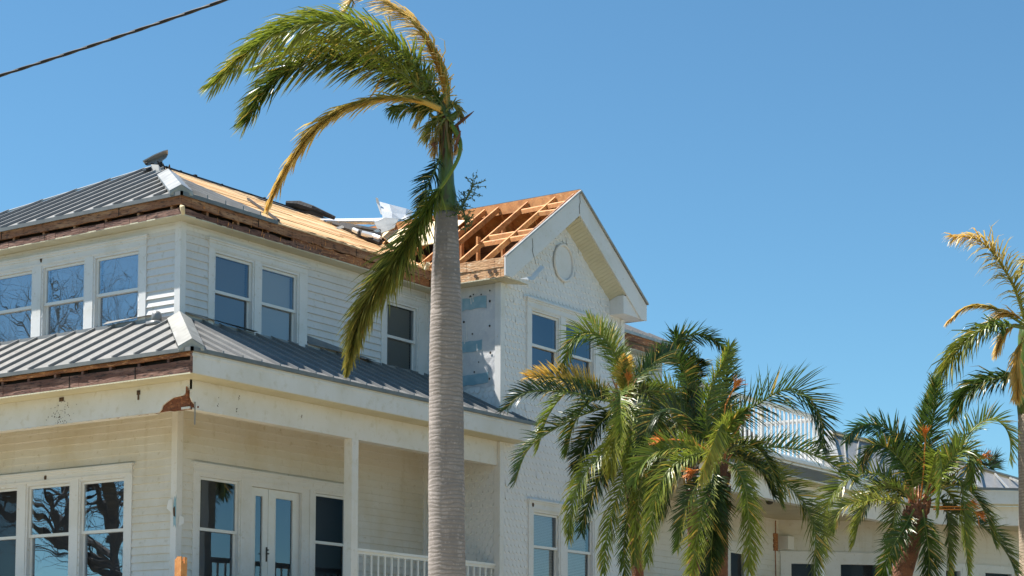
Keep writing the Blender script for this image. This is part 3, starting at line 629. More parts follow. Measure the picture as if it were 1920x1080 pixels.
hipcap(c0+hd*.03+Vector((0,0,.035)),c0+hd*.985+Vector((0,0,.02)),.20,.19,Vector((-.62,.78,-.36)),Vector((.80,-.60,-.30)))
LF.bx('roof_flashing',M['rib'],H,0,7.5,8.0,8.10,0,.05)
RF.bx('roof_flashing',M['rib'],H,0,WX-.02,8.0,8.09,0,.04)
m=MB()                                                # lifted flashing pieces against the wall
m.add([(-.02,.62,8.17),(-.10,.62,8.155),(-.14,1.65,8.10),(-.03,1.65,8.17)],[(0,1,2,3)])
m.add([(3.15,-.03,8.27),(4.9,-.03,8.10),(4.9,-.20,8.06),(3.15,-.06,8.12)],[(0,1,2,3)])
m.add([(.1,-.03,8.17),(1.75,-.03,8.10),(1.75,-.14,8.10),(.1,-.10,8.14)],[(0,1,2,3)])
parts(m,'loose_flashing',M['drip'],H)
p=Vector((-.16,.36,pL(-.16,0))); m=MB(); m.tube([p,p+Vector((0,0,.16)),p+Vector((0,0,.20)),p+Vector((0,0,.23))],[.085,.085,.07,.03],12); m.box(p.x-.12,p.x+.12,p.y-.12,p.y+.12,p.z-.02,p.z+.045); m.build('vent_pipe',M['rib'],H,smooth=True)
# fascia, soffit
m=MB(); ragged(m,(-PA+.02,-PB+.04,0),(-PA+.02,7.6,0),6.94,7.0,(-1,0,0),.03,44,.002,21,.006); m.build('fascia_board',M['wood_mid'],H)
m=MB(); ragged(m,(-PA+.02,-PB+.04,0),(-PA+.02,7.6,0),6.69,6.875,(-1,0,0),.03,44,.004,22,.002); m.build('fascia_board',M['wood_red'],H)
m=MB(); m.box(-PA+.12,-PA+.15,-PB+.1,7.6,6.69,7.0); m.build('eave_gap_dark',M['dark'],H)  # dark strip for the shade behind the porch fascia gap
m=MB()
for k in range(16): m.box(-PA+.03,-PA+.2,-1.6+k*.62,-1.55+k*.62,6.69,6.99)
parts(m,'rafter_tail',M['wood_red'],H)
m=MB(); m.box(-PA+.02,7.13,-PB-.0,-PB+.03,6.675,7.0); m.box(-PA+.005,7.14,-PB-.008,-PB+.0,6.93,6.97); m.box(7.10,7.13,-PB+.03,-WF-.03,6.675,7.0); m.build('fascia_board',M['beam'],H)
m=MB(); m.box(-PA+.0,-PA+.02,-PB+.0,-PB+.035,6.675,6.999); m.build('fascia_end',M['wood_red'],H)
m=MB(); soffit(m,-PA+.01,-BX,-BY,7.6,6.665,'y'); soffit(m,-PA+.01,7.10,-PB+.02,-BY,6.665,'x'); parts(m,'soffit',M['soffit'],H)
# beams
m=MB(); brk=[(-1.02,6.215),(-1.08,6.26),(-1.10,6.315),(-1.20,6.37),(-1.33,6.42),(-1.46,6.43),(-1.55,6.44),(-1.62,6.50),(-1.655,6.56),(-1.67,6.50)]
m.poly([(-BX,7.6,6.215)]+[(-BX,a,b) for a,b in brk]+[(-BX,-1.70,6.52),(-BX,-1.70,6.664),(-BX,7.6,6.664)],(.025,0,0)); m.build('beam',M['beam'],H)
m=MB(); m.poly([(-BX,-BY,6.664),(-BX,-BY,6.40),(-1.41,-BY,6.33),(-1.36,-BY,6.30),(-1.33,-BY,6.215),(6.72,-BY,6.215),(6.72,-BY,6.664)],(0,.025,0)); m.build('beam',M['beam'],H)
m=MB(); ragged(m,(-BX+.03,-BY+.03,0),(-BX+.03,.2,0),6.225,6.66,(-1,0,0),.03,20,.0,31,.015); ragged(m,(-BX+.03,-BY+.03,0),(-1.0,-BY+.03,0),6.24,6.6,(0,-1,0),.03,6,.0,33,.012)
m.bar((-BX+.01,-1.25,6.238),(-1.30,-BY+.0,6.26),(.0,.05,0),(0,0,.03)); m.tube([(-BX-.02,-1.63,6.56),(-BX-.03,-1.645,6.47),(-BX,-1.63,6.36)],[.012,.02,.03],6)
m.build('exposed_beam_core',M['rot'],H)
m=MB(); m.box(-BX+.025,-BX+.2,-.85,7.6,6.222,6.255); m.box(-BX,6.7,-BY+.03,-BY+.2,6.222,6.255); m.box(-BX+.17,-BX+.195,-BY+.2,7.6,6.25,6.664); m.box(-BX+.2,6.66,-BY+.17,-BY+.195,6.25,6.664); parts(m,'beam_underside',M['beam'],H)
m=MB(); m.box(-1.375,-1.355,-BY-.012,-BY-.006,5.98,6.33); m.build('metal_strap',M['rib'],H)
m=MB(); m.box(-BX-.01,-BX-.003,-.62,-.55,6.53,6.60); m.box(-BX-.012,-BX-.003,-.6,-.57,6.45,6.53); m.box(-BX-.01,-BX-.003,1.10,1.20,6.58,6.645); parts(m,'joist_hanger',M['rust'],H)
m=MB(); rnd=random.Random(4)
def fleck(x,y,z,ax,r_):
    n=6; pts=[]
    for k in range(n):
        t=2*math.pi*k/n; c=r_*rnd.uniform(.6,1.3)
        pts.append((x,y+c*math.cos(t),z+c*1.4*math.sin(t)) if ax=='x' else (x+c*math.cos(t),y,z+c*1.4*math.sin(t)))
    m.poly(pts,(.002,0,0) if ax=='x' else (0,.002,0))
for i in range(60): fleck(-BX-.002,1.15+rnd.gauss(0,.14),6.23+abs(rnd.gauss(0,.17))%.4,'x',rnd.uniform(.004,.009))
for x,z0,z1 in ((-.85,6.3,6.50),(-.38,6.48,6.56),(-.42,6.26,6.36),(1.1,6.40,6.46)):
    for k in range(5): fleck(x+rnd.uniform(-.02,.02),-BY-.002,rnd.uniform(z0,z1),'y',rnd.uniform(.004,.010))
m.build('mould_spots',M['rust'],H)
m=MB(); x=-BX+.05                                       # peeling paint along the beam's lower edge
for i in range(26):
    y=-.85+i*.12+rnd.uniform(-.04,.04); m.add([(-BX-.003,y,6.225),(-BX-.003,y+rnd.uniform(.04,.12),6.224),(-BX-.012,y+.05,6.225-rnd.uniform(.01,.03))],[(0,1,2)])
parts(m,'paint_flake',M['beam'],H)
m=MB(); m.box(-BX+.2,0,-BY+.2,7.6,6.625,6.645); m.box(0,WX,-BY+.2,0,6.625,6.645); parts(m,'porch_ceiling',M['ceil'],H)
m=MB(); m.box(-BX-.15,0,-BY-.15,7.6,3.22,3.38); m.box(0,WX,-BY-.15,0,3.22,3.38); m.build('porch_floor',M['floor'],H)
m=MB(); m.box(-BX-.05,-BX,-BY-.05,7.6,.2,3.2); m.box(-BX,WX,-BY-.05,-BY,.2,3.2); parts(m,'porch_skirt',M['siding'],H)
m=MB(); m.box(2.40,2.57,-BY+.004,-BY+.174,3.38,6.222); m.box(2.385,2.585,-BY-.008,-BY+.19,3.38,3.55); parts(m,'porch_column',M['beam'],H)
m=MB(); 
for y in (6.4,): m.box(-BX+.004,-BX+.174,y,y+.17,3.38,6.222)
# those two stand on the left porch, beyond the picture's left edge
parts(m,'porch_column',M['beam'],H)
m=MB(); rnd=random.Random(6); base=[(-1.56,-1.70),(-1.43,-1.70),(-1.43,-1.57),(-1.56,-1.57)]
for i in range(5):
    for j in range(3):
        x=-1.60+i*.026; y=-1.70+j*.045; m.box(x,x+.025,y,y+.043,3.38,3.93+rnd.uniform(-.07,.05)-(.06 if i==2 else 0))
m.build('broken_post_stump',M['lumber'],H)
# porch railing
def railing(name,A,B,z0,zt,sp,par,bw=.028,mt='sash'):
    A=Vector(A);B=Vector(B);L_=(B-A).length;d_=(B-A)/L_; n_=Vector((-d_.y,d_.x,0))
    q=MB(); q.bar(A+Vector((0,0,zt-.02)),B+Vector((0,0,zt-.02)),n_*.09,(0,0,.045)); q.bar(A+Vector((0,0,zt-.065)),B+Vector((0,0,zt-.065)),n_*.04,(0,0,.05)); q.bar(A+Vector((0,0,z0+.09)),B+Vector((0,0,z0+.09)),n_*.05,(0,0,.06))
    o=q.build(name,M[mt],par); k=sp*.5
    while k<L_:
        p=A+d_*k; b=MB(); b.bar(p+Vector((0,0,z0+.1)),p+Vector((0,0,zt-.08)),d_*bw,n_*bw); b.build('baluster',M[mt],o); k+=sp
    return o
railing('railing',(2.57,-1.62,0),(WX-.02,-1.62,0),3.38,4.385,.185,H)
railing('railing',(2.40,-1.62,0),(-1.35,-1.62,0),3.0,3.2,.185,H) if False else None

# right porch with balcony ------------------------------------------------------------
FY=-3.40; C1=Vector((20.6,FY,0)); C2=Vector((24.6,FY-4.3,0)); dch=(C2-C1).normalized(); nch=Vector((dch.y,-dch.x,0))
ch=PL(C1,dch,nch)
FP=PL((0,FY,0),(1,0,0),(0,-1,0))
FP.bx('beam',M['beam'],H,[(WR,20.6,6.20,6.66,-.2,.0)]); ch.bx('beam',M['beam'],H,[(.0,6,6.20,6.66,-.2,.0)])
FP.bx('fascia_board',M['beam'],H,[(WR,20.75,6.68,7.0,.33,.36),(WR,20.75,6.94,6.98,.36,.375)]); ch.bx('fascia_board',M['beam'],H,[(.16,6,6.68,7.0,.33,.36)])
m=MB(); soffit(m,WR,20.6,FY-.34,FY,6.665,'x'); parts(m,'soffit',M['soffit'],H)
ch.bx('soffit',M['soffit'],H,0,6,6.665,6.68,0,.33)
m=MB(); m.box(WR,16.85,FY-.42,-1.4,7.0,7.06); m.box(WR,16.85,FY-.36,0,6.70,6.99); m.build('balcony_deck',M['trim'],H)
m=MB(); m.box(WR,16.85,FY-.06,FY+.06,7.06,7.16); m.build('balcony_curb',M['trim'],H)
ra=railing('balcony_railing',(WR+.05,FY,0),(16.72,FY,0),7.10,8.26,.20,H,.036)
m=MB()
for x in (11.05,13.86,16.74): m.box(x-.05,x+.05,FY-.05,FY+.05,7.06,8.24)
parts(m,'newel_post',M['sash'],ra)
rb=railing('balcony_railing',(16.74,FY+.05,0),(16.74,-1.9,0),7.10,8.26,.22,H,.036)
# low gabled wall with louvred vents behind the railing
bk=PL((0,-1.75,0),(1,0,0),(0,-1,0)); m=MB(); m.poly([(11.05,-1.75,7.06),(16.7,-1.75,7.06),(16.7,-1.75,7.75),(15.2,-1.75,8.02),(11.05,-1.75,8.35)],(0,.05,0)); m.build('balcony_wall',M['drip'],H)
bk.bx('balcony_sill',M['trim'],H,11.05,16.7,7.35,7.42,0,.05)
for x in (11.6,12.5,13.3,14.25,15.0,15.75,16.2):
    o=bk.bx('louvred_vent',M['trim'],H,[(x,x+.05,7.42,7.92,0,.04),(x+.50,x+.55,7.42,7.92,0,.04)]); q=MB()
    for k in range(10): q.add([bk.p(x+.05,7.44+k*.042,.004),bk.p(x+.50,7.44+k*.042,.004),bk.p(x+.50,7.455+k*.042,.03),bk.p(x+.05,7.455+k*.042,.03)],[(0,1,2,3)])
    q.build('louvre_slats',M['drip'],o)
m=MB(); m.bar((11.05,-1.9,8.37),(15.2,-1.9,8.04),(0,.45,0),(0,0,.04)); m.bar((15.2,-1.9,8.04),(16.9,-1.9,7.73),(0,.45,0),(0,0,.04)); m.build('roof_panel',M['drip'],H)
# metal roof beyond the balcony
E0=Vector((16.72,FY-.40,PE)); E1=Vector((20.77,FY-.40,PE)); E2=ch.p(6,PE,.40); E2.z=PE
T1=on(1553,812,1,-1.9); T2=on(1783,866,1,-1.9); T3=on(1975,921,1,-4.2)
T0=Vector((17.0,-2.6,7.9))
def rface(pts,name='roof_panel',nrib=0,mt='metal'):
    q=MB(); q.add(pts,[tuple(range(len(pts)))]); o=q.build(name,M[mt],H)
    if nrib:
        r=MB(); a,b,c,d_=pts[0],pts[1],pts[2],pts[3]; n_=(b-a).cross(d_-a).normalized()
        for k in range(1,nrib):
            t=k/nrib; r.bar(a.lerp(b,t)+n_*.02,d_.lerp(c,t)+n_*.02,(b-a).normalized()*.035,n_*.05)
        parts(r,'roof_seam',M['cap'],o)
    return o
rface([E0,E1,T2,T1],nrib=9); rface([E1,E2,T3,T2],nrib=7)
q=MB(); q.add([E0,T1,T1+Vector((.4,2.3,-1.2)),Vector((16.72,-.3,PE))],[(0,1,2,3)]); q.build('roof_panel',M['metal'],H)
m=MB(); 
for a,b in ((E0,T1),(T1,T2),(T2,T3),(E1,T2)): m.bar(a+Vector((0,0,.05)),b+Vector((0,0,.05)),(0,.2,0),(0,0,.04))
m.build('ridge_cap',M['cap'],H)
m=MB(); m.box(16.72,20.8,FY-.42,FY-.40,PE-.03,PE+.03); ch.box(m,.1,6,PE-.03,PE+.03,.38,.42); m.build('drip_edge',M['drip'],H)
# posts, ceiling, back walls
for x in (11.0,16.70): 
    m=MB(); m.box(x,x+.17,FY+.01,FY+.18,3.38,6.20); parts(m,'porch_column',M['beam'],H)
for a in (.05,3.35):
    ch.bx('porch_column',M['beam'],H,a,a+.17,3.38,6.20,-.18,-.01)
m=MB(); m.poly([(WR,FY+.2,6.34),(20.6,FY+.2,6.34),(24.3,FY-4,6.34),(30,-4,6.34),(26,0,6.34),(WR,0,6.34)],(0,0,.02)); parts(m,'porch_ceiling',M['ceil'],H)
m=MB(); m.poly([(WR,FY-.1,3.3),(20.6,FY-.1,3.3),(24.7,FY-4.4,3.3),(30,-4,3.3),(26,0,3.3),(WR,0,3.3)],(0,0,.08)); m.build('porch_floor',M['floor'],H)
m=MB(); m.box(WR,20.6,FY-.05,FY,.2,3.3); parts(m,'porch_skirt',M['siding'],H)
WY=-.85
A_=PL((0,WY,0),(1,0,0),(0,-1,0)); 
hA=[(15.55,16.6,3.4,5.5),(17.15,17.95,3.6,5.45)]
siding(A_,WR,19.6,3.38,6.34,hA).build('wall',M['siding_low'],H)
B0=Vector((19.6,WY,0)); dB=Vector((.70,-.714,0)); B_=PL(B0,dB,Vector((-.714,-.70,0)))
hB=[(.25,1.1,3.6,5.35),(1.5,2.7,3.6,5.35)]
siding(B_,0,3.0,3.38,6.34,hB).build('wall',M['siding_low'],H)
C0=B0+dB*3.0; dC=Vector((.93,-.37,0)); C_=PL(C0,dC,Vector((-.37,-.93,0)))
hC=[(1.6,2.25,3.6,5.3),(3.0,4.1,3.38,5.3)]
siding(C_,0,7,3.38,6.34,hC).build('wall',M['siding_low'],H)
window(A_,17.2,17.9,3.9,4.6,5.38,False,gl='glass_dark'); casing(A_,17.0,18.1,3.4,5.46,5.62,[(17.1,18.0)])
def simplewin(pl,h):
    d_=pl.bx('window',M['trim'],H,[(h[0],h[0]+.07,h[2],h[3],-.1,.03),(h[1]-.07,h[1],h[2],h[3],-.1,.03),(h[0]+.07,h[1]-.07,h[3]-.07,h[3],-.1,.03)])
    q=MB(); q.add([pl.p(h[0]+.07,h[2],-.04),pl.p(h[1]-.07,h[2],-.04),pl.p(h[1]-.07,h[3]-.07,-.04),pl.p(h[0]+.07,h[3]-.07,-.04)],[(0,1,2,3)]); q.build('pane',M['glass_dark'],d_)
    q=MB(); pl.box(q,h[0]-.6,h[1]+.9,h[2],h[3]+.3,-.42,-.40); q.build('room_backing',M['room_backing'],d_)
simplewin(A_,hA[0])
for h in hB: simplewin(B_,h)
for h in hC: simplewin(C_,h)
B_.bx('window_casing',M['trim'],H,[(.05,2.98,5.35,5.55,0,.04),(.02,3.0,5.55,5.58,0,.07),(.05,.25,3.4,5.35,0,.04),(1.1,1.5,3.4,5.35,0,.04),(2.7,2.95,3.4,5.35,0,.04)])
C_.bx('window_casing',M['trim'],H,[(1.4,4.3,5.3,5.42,0,.04),(1.4,1.6,3.4,5.3,0,.04),(2.25,3.0,3.4,5.3,0,.04)])
p=on(1470,1018,1,WY-.14)
m=MB(); m.box(p.x-.10,p.x+.22,WY-.30,WY-.02,p.z-.16,p.z+.16); o=m.build('wall_box',M['trim'],H)
m=MB(); m.box(p.x-.34,p.x-.14,WY-.05,WY-.02,p.z-.2,p.z+.22); m.tube([(p.x-.24,WY-.04,6.3),(p.x-.24,WY-.04,p.z+.2)],.012,6); m.tube([(p.x-.26,WY-.04,p.z-.2),(p.x-.25,WY-.04,p.z-.6),(p.x-.2,WY-.04,3.6)],.012,6); m.build('cable_plate',M['wood_mid'],H)
p=on(1443,940,2,6.33)
m=MB(); m.tube([p,p-Vector((0,0,.05)),p-Vector((0,0,.07))],[.09,.07,.03],10); m.build('ceiling_light',M['iron'],H,smooth=True)
m=MB(); m.tube([(12.9,FY+.3,5.2),(12.9,FY+.3,6.2)],.01,5)
# ================================================================ LOOSE DEBRIS ON THE ROOF
def sheet(name,grid,th,mt,label,cat,parent=None):
    m=MB(); r=len(grid); c=len(grid[0]); vs=[Vector(p) for row in grid for p in row]
    n_=(vs[1]-vs[0]).cross(vs[c]-vs[0]).normalized()*th
    fs=[(j*c+i,j*c+i+1,(j+1)*c+i+1,(j+1)*c+i) for j in range(r-1) for i in range(c-1)]
    m.add(vs,fs); m.add([v+n_ for v in vs],[f[::-1] for f in fs])
    k=r*c; ring=[(0*c+i,0*c+i+1) for i in range(c-1)]+[((r-1)*c+i,(r-1)*c+i+1) for i in range(c-1)]+[(j*c,(j+1)*c) for j in range(r-1)]+[(j*c+c-1,(j+1)*c+c-1) for j in range(r-1)]
    m.f+=[(a+len(m.v)-2*k,b+len(m.v)-2*k,b+len(m.v)-k,a+len(m.v)-k) for a,b in ring]
    o=m.build(name,M[mt],parent,loc=vs[0] if parent is None else None); 
    if parent is None: tag(o,label,cat)
    return o
D=41.0
sheet('metal_sheet',[[at(600,410,D-.7),at(650,409.5,D-.5),at(700,409,D-.2),at(722,408,D)],[at(612,414,D-1.0),at(650,414,D-.8),at(700,414.5,D-.6),at(704,416,D-.5)],[at(618,417,D-.9),at(655,419,D-.7),at(690,419,D-.5),at(702,420,D-.5)]],.02,'bright','long bright metal sheet lying flat across the main ridge','metal sheet')
sheet('metal_sheet',[[at(712,378,D+.2),at(730,383,D+.2),at(762,391,D+.6),at(775,396,D+.8)],[at(716,396,D),at(735,399,D),at(760,402,D+.3),at(770,405,D+.5)],[at(718,409,D-.1),at(735,410,D-.1),at(752,411,D),at(765,412,D)]],.02,'bright','curled pale metal sheet standing upright beside the valley','metal sheet')
sheet('metal_sheet',[[at(702,417,D-.7),at(722,408,D-.4),at(748,410,D-.2)],[at(708,428,D-.9),at(725,424,D-.8),at(742,420,D-.6)],[at(713,437,D-1.1),at(728,432,D-1.0),at(740,426,D-.8)]],.02,'cap','folded blue grey metal sheet hanging over the sheathing edge','metal sheet')
sheet('metal_sheet',[[at(704,360+10,D+.1),at(709,372,D+.1)],[at(706,380,D+.1),at(711,381,D+.1)],[at(714,402,D),at(717,402,D)]],.02,'sash','narrow white metal strip sticking up at the curled sheet','metal strip')
m=MB(); m.tube([at(625,419,D-1.6),at(665,433,D-2),at(690,444,D-2.2),at(714,455,D-2.4)],[.04,.07,.09,.06],8); m.tube([at(660,433,D-1.9),at(690,439,D-2),at(714,441,D-2)],.06,8); m.tube([at(640,421,D-1),at(680,428,D-1.4),at(712,434,D-1.6)],.05,8)
tag(m.build('roof_wreckage',M['black'],loc=at(665,433,D-2)),'black tangle of rolled roofing under the bright metal sheets','roofing debris')
m=MB(); m.tube([at(662,430,D-2.1),at(672,435,D-2.15)],.045,8); m.tube([at(678,437,D-2.3),at(700,443,D-2.3),at(713,447,D-2.4)],[.05,.06,.05],8); m.poly([at(628,427,D-2),at(642,423,D-2),at(644,427,D-2),at(634,430,D-2)],(0,-.02,0)); m.poly([at(700,432,D-2),at(708,430,D-2),at(713,434,D-2),at(704,436,D-2)],(0,-.02,0))
tag(m.build('metal_scrap',M['bright'],loc=at(662,430,D-2.1)),'small crumpled shiny metal scraps on the black roofing tangle','metal scrap')
m=MB(); m.tube([at(536,381,D-.8),at(560,384,D-.8),at(585,392,D-.9),at(628,409,D-.9)],[.05,.09,.08,.04],8); m.poly([at(560,398,D-1),at(585,398,D-1),at(606,407,D-1),at(590,404,D-1)],(0,-.02,.02))
tag(m.build('tar_roll',M['black'],loc=at(560,384,D-.8)),'rolled up black tar paper lying along the main ridge','tar paper')
p0=Vector((3.9,3.55,zR(0,3.55)+.03)); 
m=MB(); a=on(483,371,1,1.9); b=on(515,405,1,-.25); m.bar(Vector((4.2,2.4,zR(0,2.4)+.04)),Vector((2.05,-.30,zR(0,-.30)+.05)),(.07,0,0),(0,0,.04)); tag(m.build('wood_batten',M['black'],loc=(4.2,2.4,zR(0,2.4))),'dark narrow batten lying slanted on the bare sheathing','batten')
# torn cap at the hip's top
D2=36.4
sheet('torn_ridge_cap',[[at(268,303,D2),at(290,291,D2),at(307,284,D2),at(315,282,D2)],[at(271,307,D2+.1),at(290,300,D2+.1),at(306,293,D2+.1),at(315,290,D2+.1)],[at(275,311,D2),at(288,309,D2),at(302,304,D2),at(312,296,D2)]],.02,'rib','grey torn ridge cap sticking up at the hip top','ridge cap')
sheet('bent_flashing',[[at(283,308,D2-.3),at(297,309,D2-.3),at(304,319,D2-.3)],[at(287,319,D2-.4),at(298,320,D2-.4),at(306,326,D2-.4)],[at(290,328,D2-.45),at(300,329,D2-.45),at(306,326,D2-.45)]],.02,'cap','pale bent flashing crumpled below the torn ridge cap','flashing')
m=MB(); rnd=random.Random(2)
for i in range(18):
    c=at(300+rnd.uniform(-28,20),314+rnd.uniform(-7,7),D2); m.tube([c,c+Vector((rnd.uniform(-.12,.12),rnd.uniform(-.12,.12),rnd.uniform(-.05,.1)))],[.03,.01],5)
tag(m.build('splinter_tangle',M['black'],loc=at(300,312,D2)),'dark splinters and nails tangled beneath the torn ridge cap','debris')

# ================================================================ POWER LINE
m=MB(); A=at(-260,222,15.5); B=at(640,-78,13.0); pts=[]
for k in range(81):
    t=k/80; p=A.lerp(B,t); p.z-=.03*4*t*(1-t); pts.append(p)
for ph in (0,math.pi):
    m.tube([p+Vector((.0035*math.cos(k*.8+ph),.0,.0035*math.sin(k*.8+ph))) for k,p in enumerate(pts)],.0105,6)
tag(m.build('power_line',M['cable'],smooth=True,loc=pts[0]),'twisted black overhead power cable crossing the sky at top left','cable')

# ================================================================ PALMS
def spline(P,n=60):
    P=[Vector(p) for p in P]; P=[P[0]*2-P[1]]+P+[P[-1]*2-P[-2]]; out=[]; m=len(P)-3
    for i in range(n+1):
        x=i/n*m; k=min(int(x),m-1); t=x-k; a,b,c,d_=P[k:k+4]
        out.append(.5*((2*b)+(c-a)*t+(2*a-5*b+4*c-d_)*t*t+(3*b-a-3*c+d_)*t**3))
    return out
def mixc(a,b,t): return tuple(a[i]+(b[i]-a[i])*t for i in range(3))
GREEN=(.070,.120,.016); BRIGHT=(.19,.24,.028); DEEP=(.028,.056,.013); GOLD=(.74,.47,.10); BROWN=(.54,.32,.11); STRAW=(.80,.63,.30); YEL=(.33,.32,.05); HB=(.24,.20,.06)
def frond(parent,pix,dep,L=.3,W=.014,n=70,c0=GREEN,c1=GREEN,ctip=None,style='date',seed=0,start=.12,comb=0,wind=(0,0,0),droop=.25,rad=.016,side=0,jit=.3,mt='leaf',name='frond',vary=.35,rcol=(.22,.26,.06),n0=None,Lb=.5,Lt=.45):
    rnd=random.Random(seed*131+7)
    if dep is None: P=pix
    else: P=[at(u,v,dep+(q[2] if len(q)>2 else 0)) for q in pix for u,v in (q[:2],)]
    C_=spline(P,60); m=MB(); nn=len(C_)
    T=(C_[1]-C_[0]).normalized(); N=Vector(n0) if n0 else Vector((0,0,1))
    if abs(T.dot(N.normalized()))>.93: N=Vector((.4,-.8,.2))
    N=(N-T*N.dot(T)).normalized(); fr=[]
    for i in range(nn):
        T=(C_[min(i+1,nn-1)]-C_[max(i-1,0)]).normalized(); N=(N-T*N.dot(T)).normalized(); fr.append((T,N,T.cross(N)))
    acc=[0]
    for i in range(nn-1): acc.append(acc[-1]+(C_[i+1]-C_[i]).length)
    tot=acc[-1]
    m.tube(C_,[rad*(1-.85*i/nn)+.002 for i in range(nn)],5,col=rcol)
    wind=Vector(wind)
    for k in range(n):
        t=start+(1-start)*(k+rnd.uniform(-.4,.4))/n; t=min(max(t,.01),.999)
        s=t*tot; i=0
        while i<nn-2 and acc[i+1]<s: i+=1
        f=(s-acc[i])/max(1e-6,acc[i+1]-acc[i]); base=C_[i].lerp(C_[i+1],f); T,N,B=fr[i]
        u=(t-start)/(1-start); ln=L*(Lb+(1-Lb)*min(1,u*3.5))*(1-(1-Lt)*max(0,(u-.55)/.45)**1.3)*rnd.uniform(1-jit*.6,1+jit*.35)
        for sd in (-1,1):
            if side and sd!=side and rnd.random()<.93: continue
            if style=='date': v=R(rnd.gauss(34,13)); a=R(66-34*u+rnd.gauss(0,8))
            elif style=='royal': v=R(rnd.choice([-35,-5,25,55,80])+rnd.gauss(0,10)); a=R(58-30*u+rnd.gauss(0,8))
            else: v=R(rnd.gauss(10,30)); a=R(24+rnd.gauss(0,8))
            if comb: a*=(1-comb)*rnd.choice([.5,.9,1.1,1.5])
            d_=(T*math.cos(a)+(B*sd*math.cos(v)+N*math.sin(v))*math.sin(a)).normalized()
            p=base.copy(); segs=3; wv=(d_.cross(N*math.cos(v)-B*sd*math.sin(v))).normalized()
            pts=[p]; ds=d_
            for q in range(segs):
                ds=(ds+Vector((0,0,-1))*droop*(.5+.5*q)*rnd.uniform(.6,1.4)+wind*(.5+.5*q)).normalized(); pts.append(pts[-1]+ds*ln/segs)
            hw=[.45*W,.5*W,.36*W]
            vs=[]
            for q in range(3): vs+= [pts[q]-wv*hw[q],pts[q]+wv*hw[q]]
            vs.append(pts[3])
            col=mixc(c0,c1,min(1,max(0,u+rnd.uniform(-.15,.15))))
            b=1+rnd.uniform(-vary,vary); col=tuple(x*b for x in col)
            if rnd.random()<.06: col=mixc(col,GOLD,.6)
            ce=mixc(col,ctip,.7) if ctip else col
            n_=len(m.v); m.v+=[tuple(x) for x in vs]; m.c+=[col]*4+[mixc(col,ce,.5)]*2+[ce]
            m.f+=[(n_,n_+1,n_+3,n_+2),(n_+2,n_+3,n_+5,n_+4),(n_+4,n_+5,n_+6)]
    return m.build(name,M[mt],parent)
def trunk(parent,cpts,rads,mt,k=20,rings=None,name='trunk',seed=1):
    rnd=random.Random(seed); P=[];Rr=[]
    for i in range(len(cpts)-1):
        a,b=Vector(cpts[i]),Vector(cpts[i+1]); L_=(b-a).length; n=max(1,int(L_/(rings or .3)))
        for j in range(n):
            t=j/n; P.append(a.lerp(b,t)); r_=rads[i]+(rads[i+1]-rads[i])*t
            Rr.append(r_*(1+.014*math.sin(len(Rr)*.21+seed)*math.sin(len(Rr)*.067)+(rnd.uniform(-.008,.008) if rings else 0)+(.005 if j%2 else -.005)*(1 if rings else 0)))
    P.append(Vector(cpts[-1])); Rr.append(rads[-1])
    m=MB(); m.tube(P,Rr,k,up=Vector((1,0,0))); return m.build(name,M[mt],parent,smooth=True)
def inflor(parent,pix,dep,n=34,L=.20,seed=0):
    rnd=random.Random(seed); P=[at(q[0],q[1],dep) for q in pix]; m=MB(); m.tube(P,.012,5); e_=P[-1]; d0=(P[-1]-P[-2]).normalized()
    for i in range(n):
        d_=(d0*1.0+Vector((rnd.uniform(-1,1),rnd.uniform(-1,1),rnd.uniform(-1,1)))*.75).normalized(); q=e_+d_*L*rnd.uniform(.4,1); m.tube([e_-d0*rnd.uniform(0,.08),e_+d_*L*.4,q-Vector((0,0,.02))],[.006,.005,.003],4)
    return m.build('flower_stalk',M['flower'],parent)

# --- tall palm in front of the house
DR=23.0
base=at(839,1080,DR); base.z=0
RP=empty('palm_tree',base); tag(RP,'tall windblown palm with smooth grey trunk in front of the porch','palm')
sc=DR/F0
tp=[base]+[at(u,v,DR) for u,v in ((838,1080),(837,900),(837,800),(836,700),(836,600),(836,500),(837,430),(837,398))]
trunk(RP,tp,[37*sc,35*sc,33.5*sc,33*sc,31.5*sc,29.5*sc,26.5*sc,22.5*sc,20.5*sc],'bark',28,.035)
sh=[at(u,v,DR) for u,v in ((837,402),(837,385),(837,368),(836,345),(836,310),(836,275),(835,245),(834,222),(830,200),(826,185))]
o=trunk(RP,sh,[20*sc,21.5*sc,19*sc,16*sc,14*sc,13.5*sc,13*sc,14*sc,13*sc,6*sc],'shaft',20,None,'crownshaft')
WND=(-.12,.17,-.02)
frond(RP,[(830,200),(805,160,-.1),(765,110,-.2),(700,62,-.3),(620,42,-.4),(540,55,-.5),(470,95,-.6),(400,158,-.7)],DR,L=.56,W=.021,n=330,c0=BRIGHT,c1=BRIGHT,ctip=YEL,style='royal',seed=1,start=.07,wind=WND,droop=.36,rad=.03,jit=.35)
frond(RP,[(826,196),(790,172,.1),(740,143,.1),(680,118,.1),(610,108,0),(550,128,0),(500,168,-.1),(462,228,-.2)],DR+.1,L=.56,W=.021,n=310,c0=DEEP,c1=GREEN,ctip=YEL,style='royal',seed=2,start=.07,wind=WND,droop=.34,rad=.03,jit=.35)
frond(RP,[(829,205),(800,180),(770,150),(720,110),(660,85),(600,80),(540,100),(480,130)],DR-.15,L=.46,W=.02,n=150,c0=BRIGHT,c1=BRIGHT,style='royal',seed=3,start=.1,wind=WND,droop=.35,rad=.02)
frond(RP,[(826,205),(790,190),(745,184),(700,188),(650,203),(600,236),(555,290),(527,335),(505,382)],DR-.3,L=.42,W=.022,n=330,c0=YEL,c1=GOLD,ctip=STRAW,style='folded',seed=4,start=.04,comb=.45,droop=.18,rad=.035,mt='leafdry',rcol=GOLD,jit=.4)
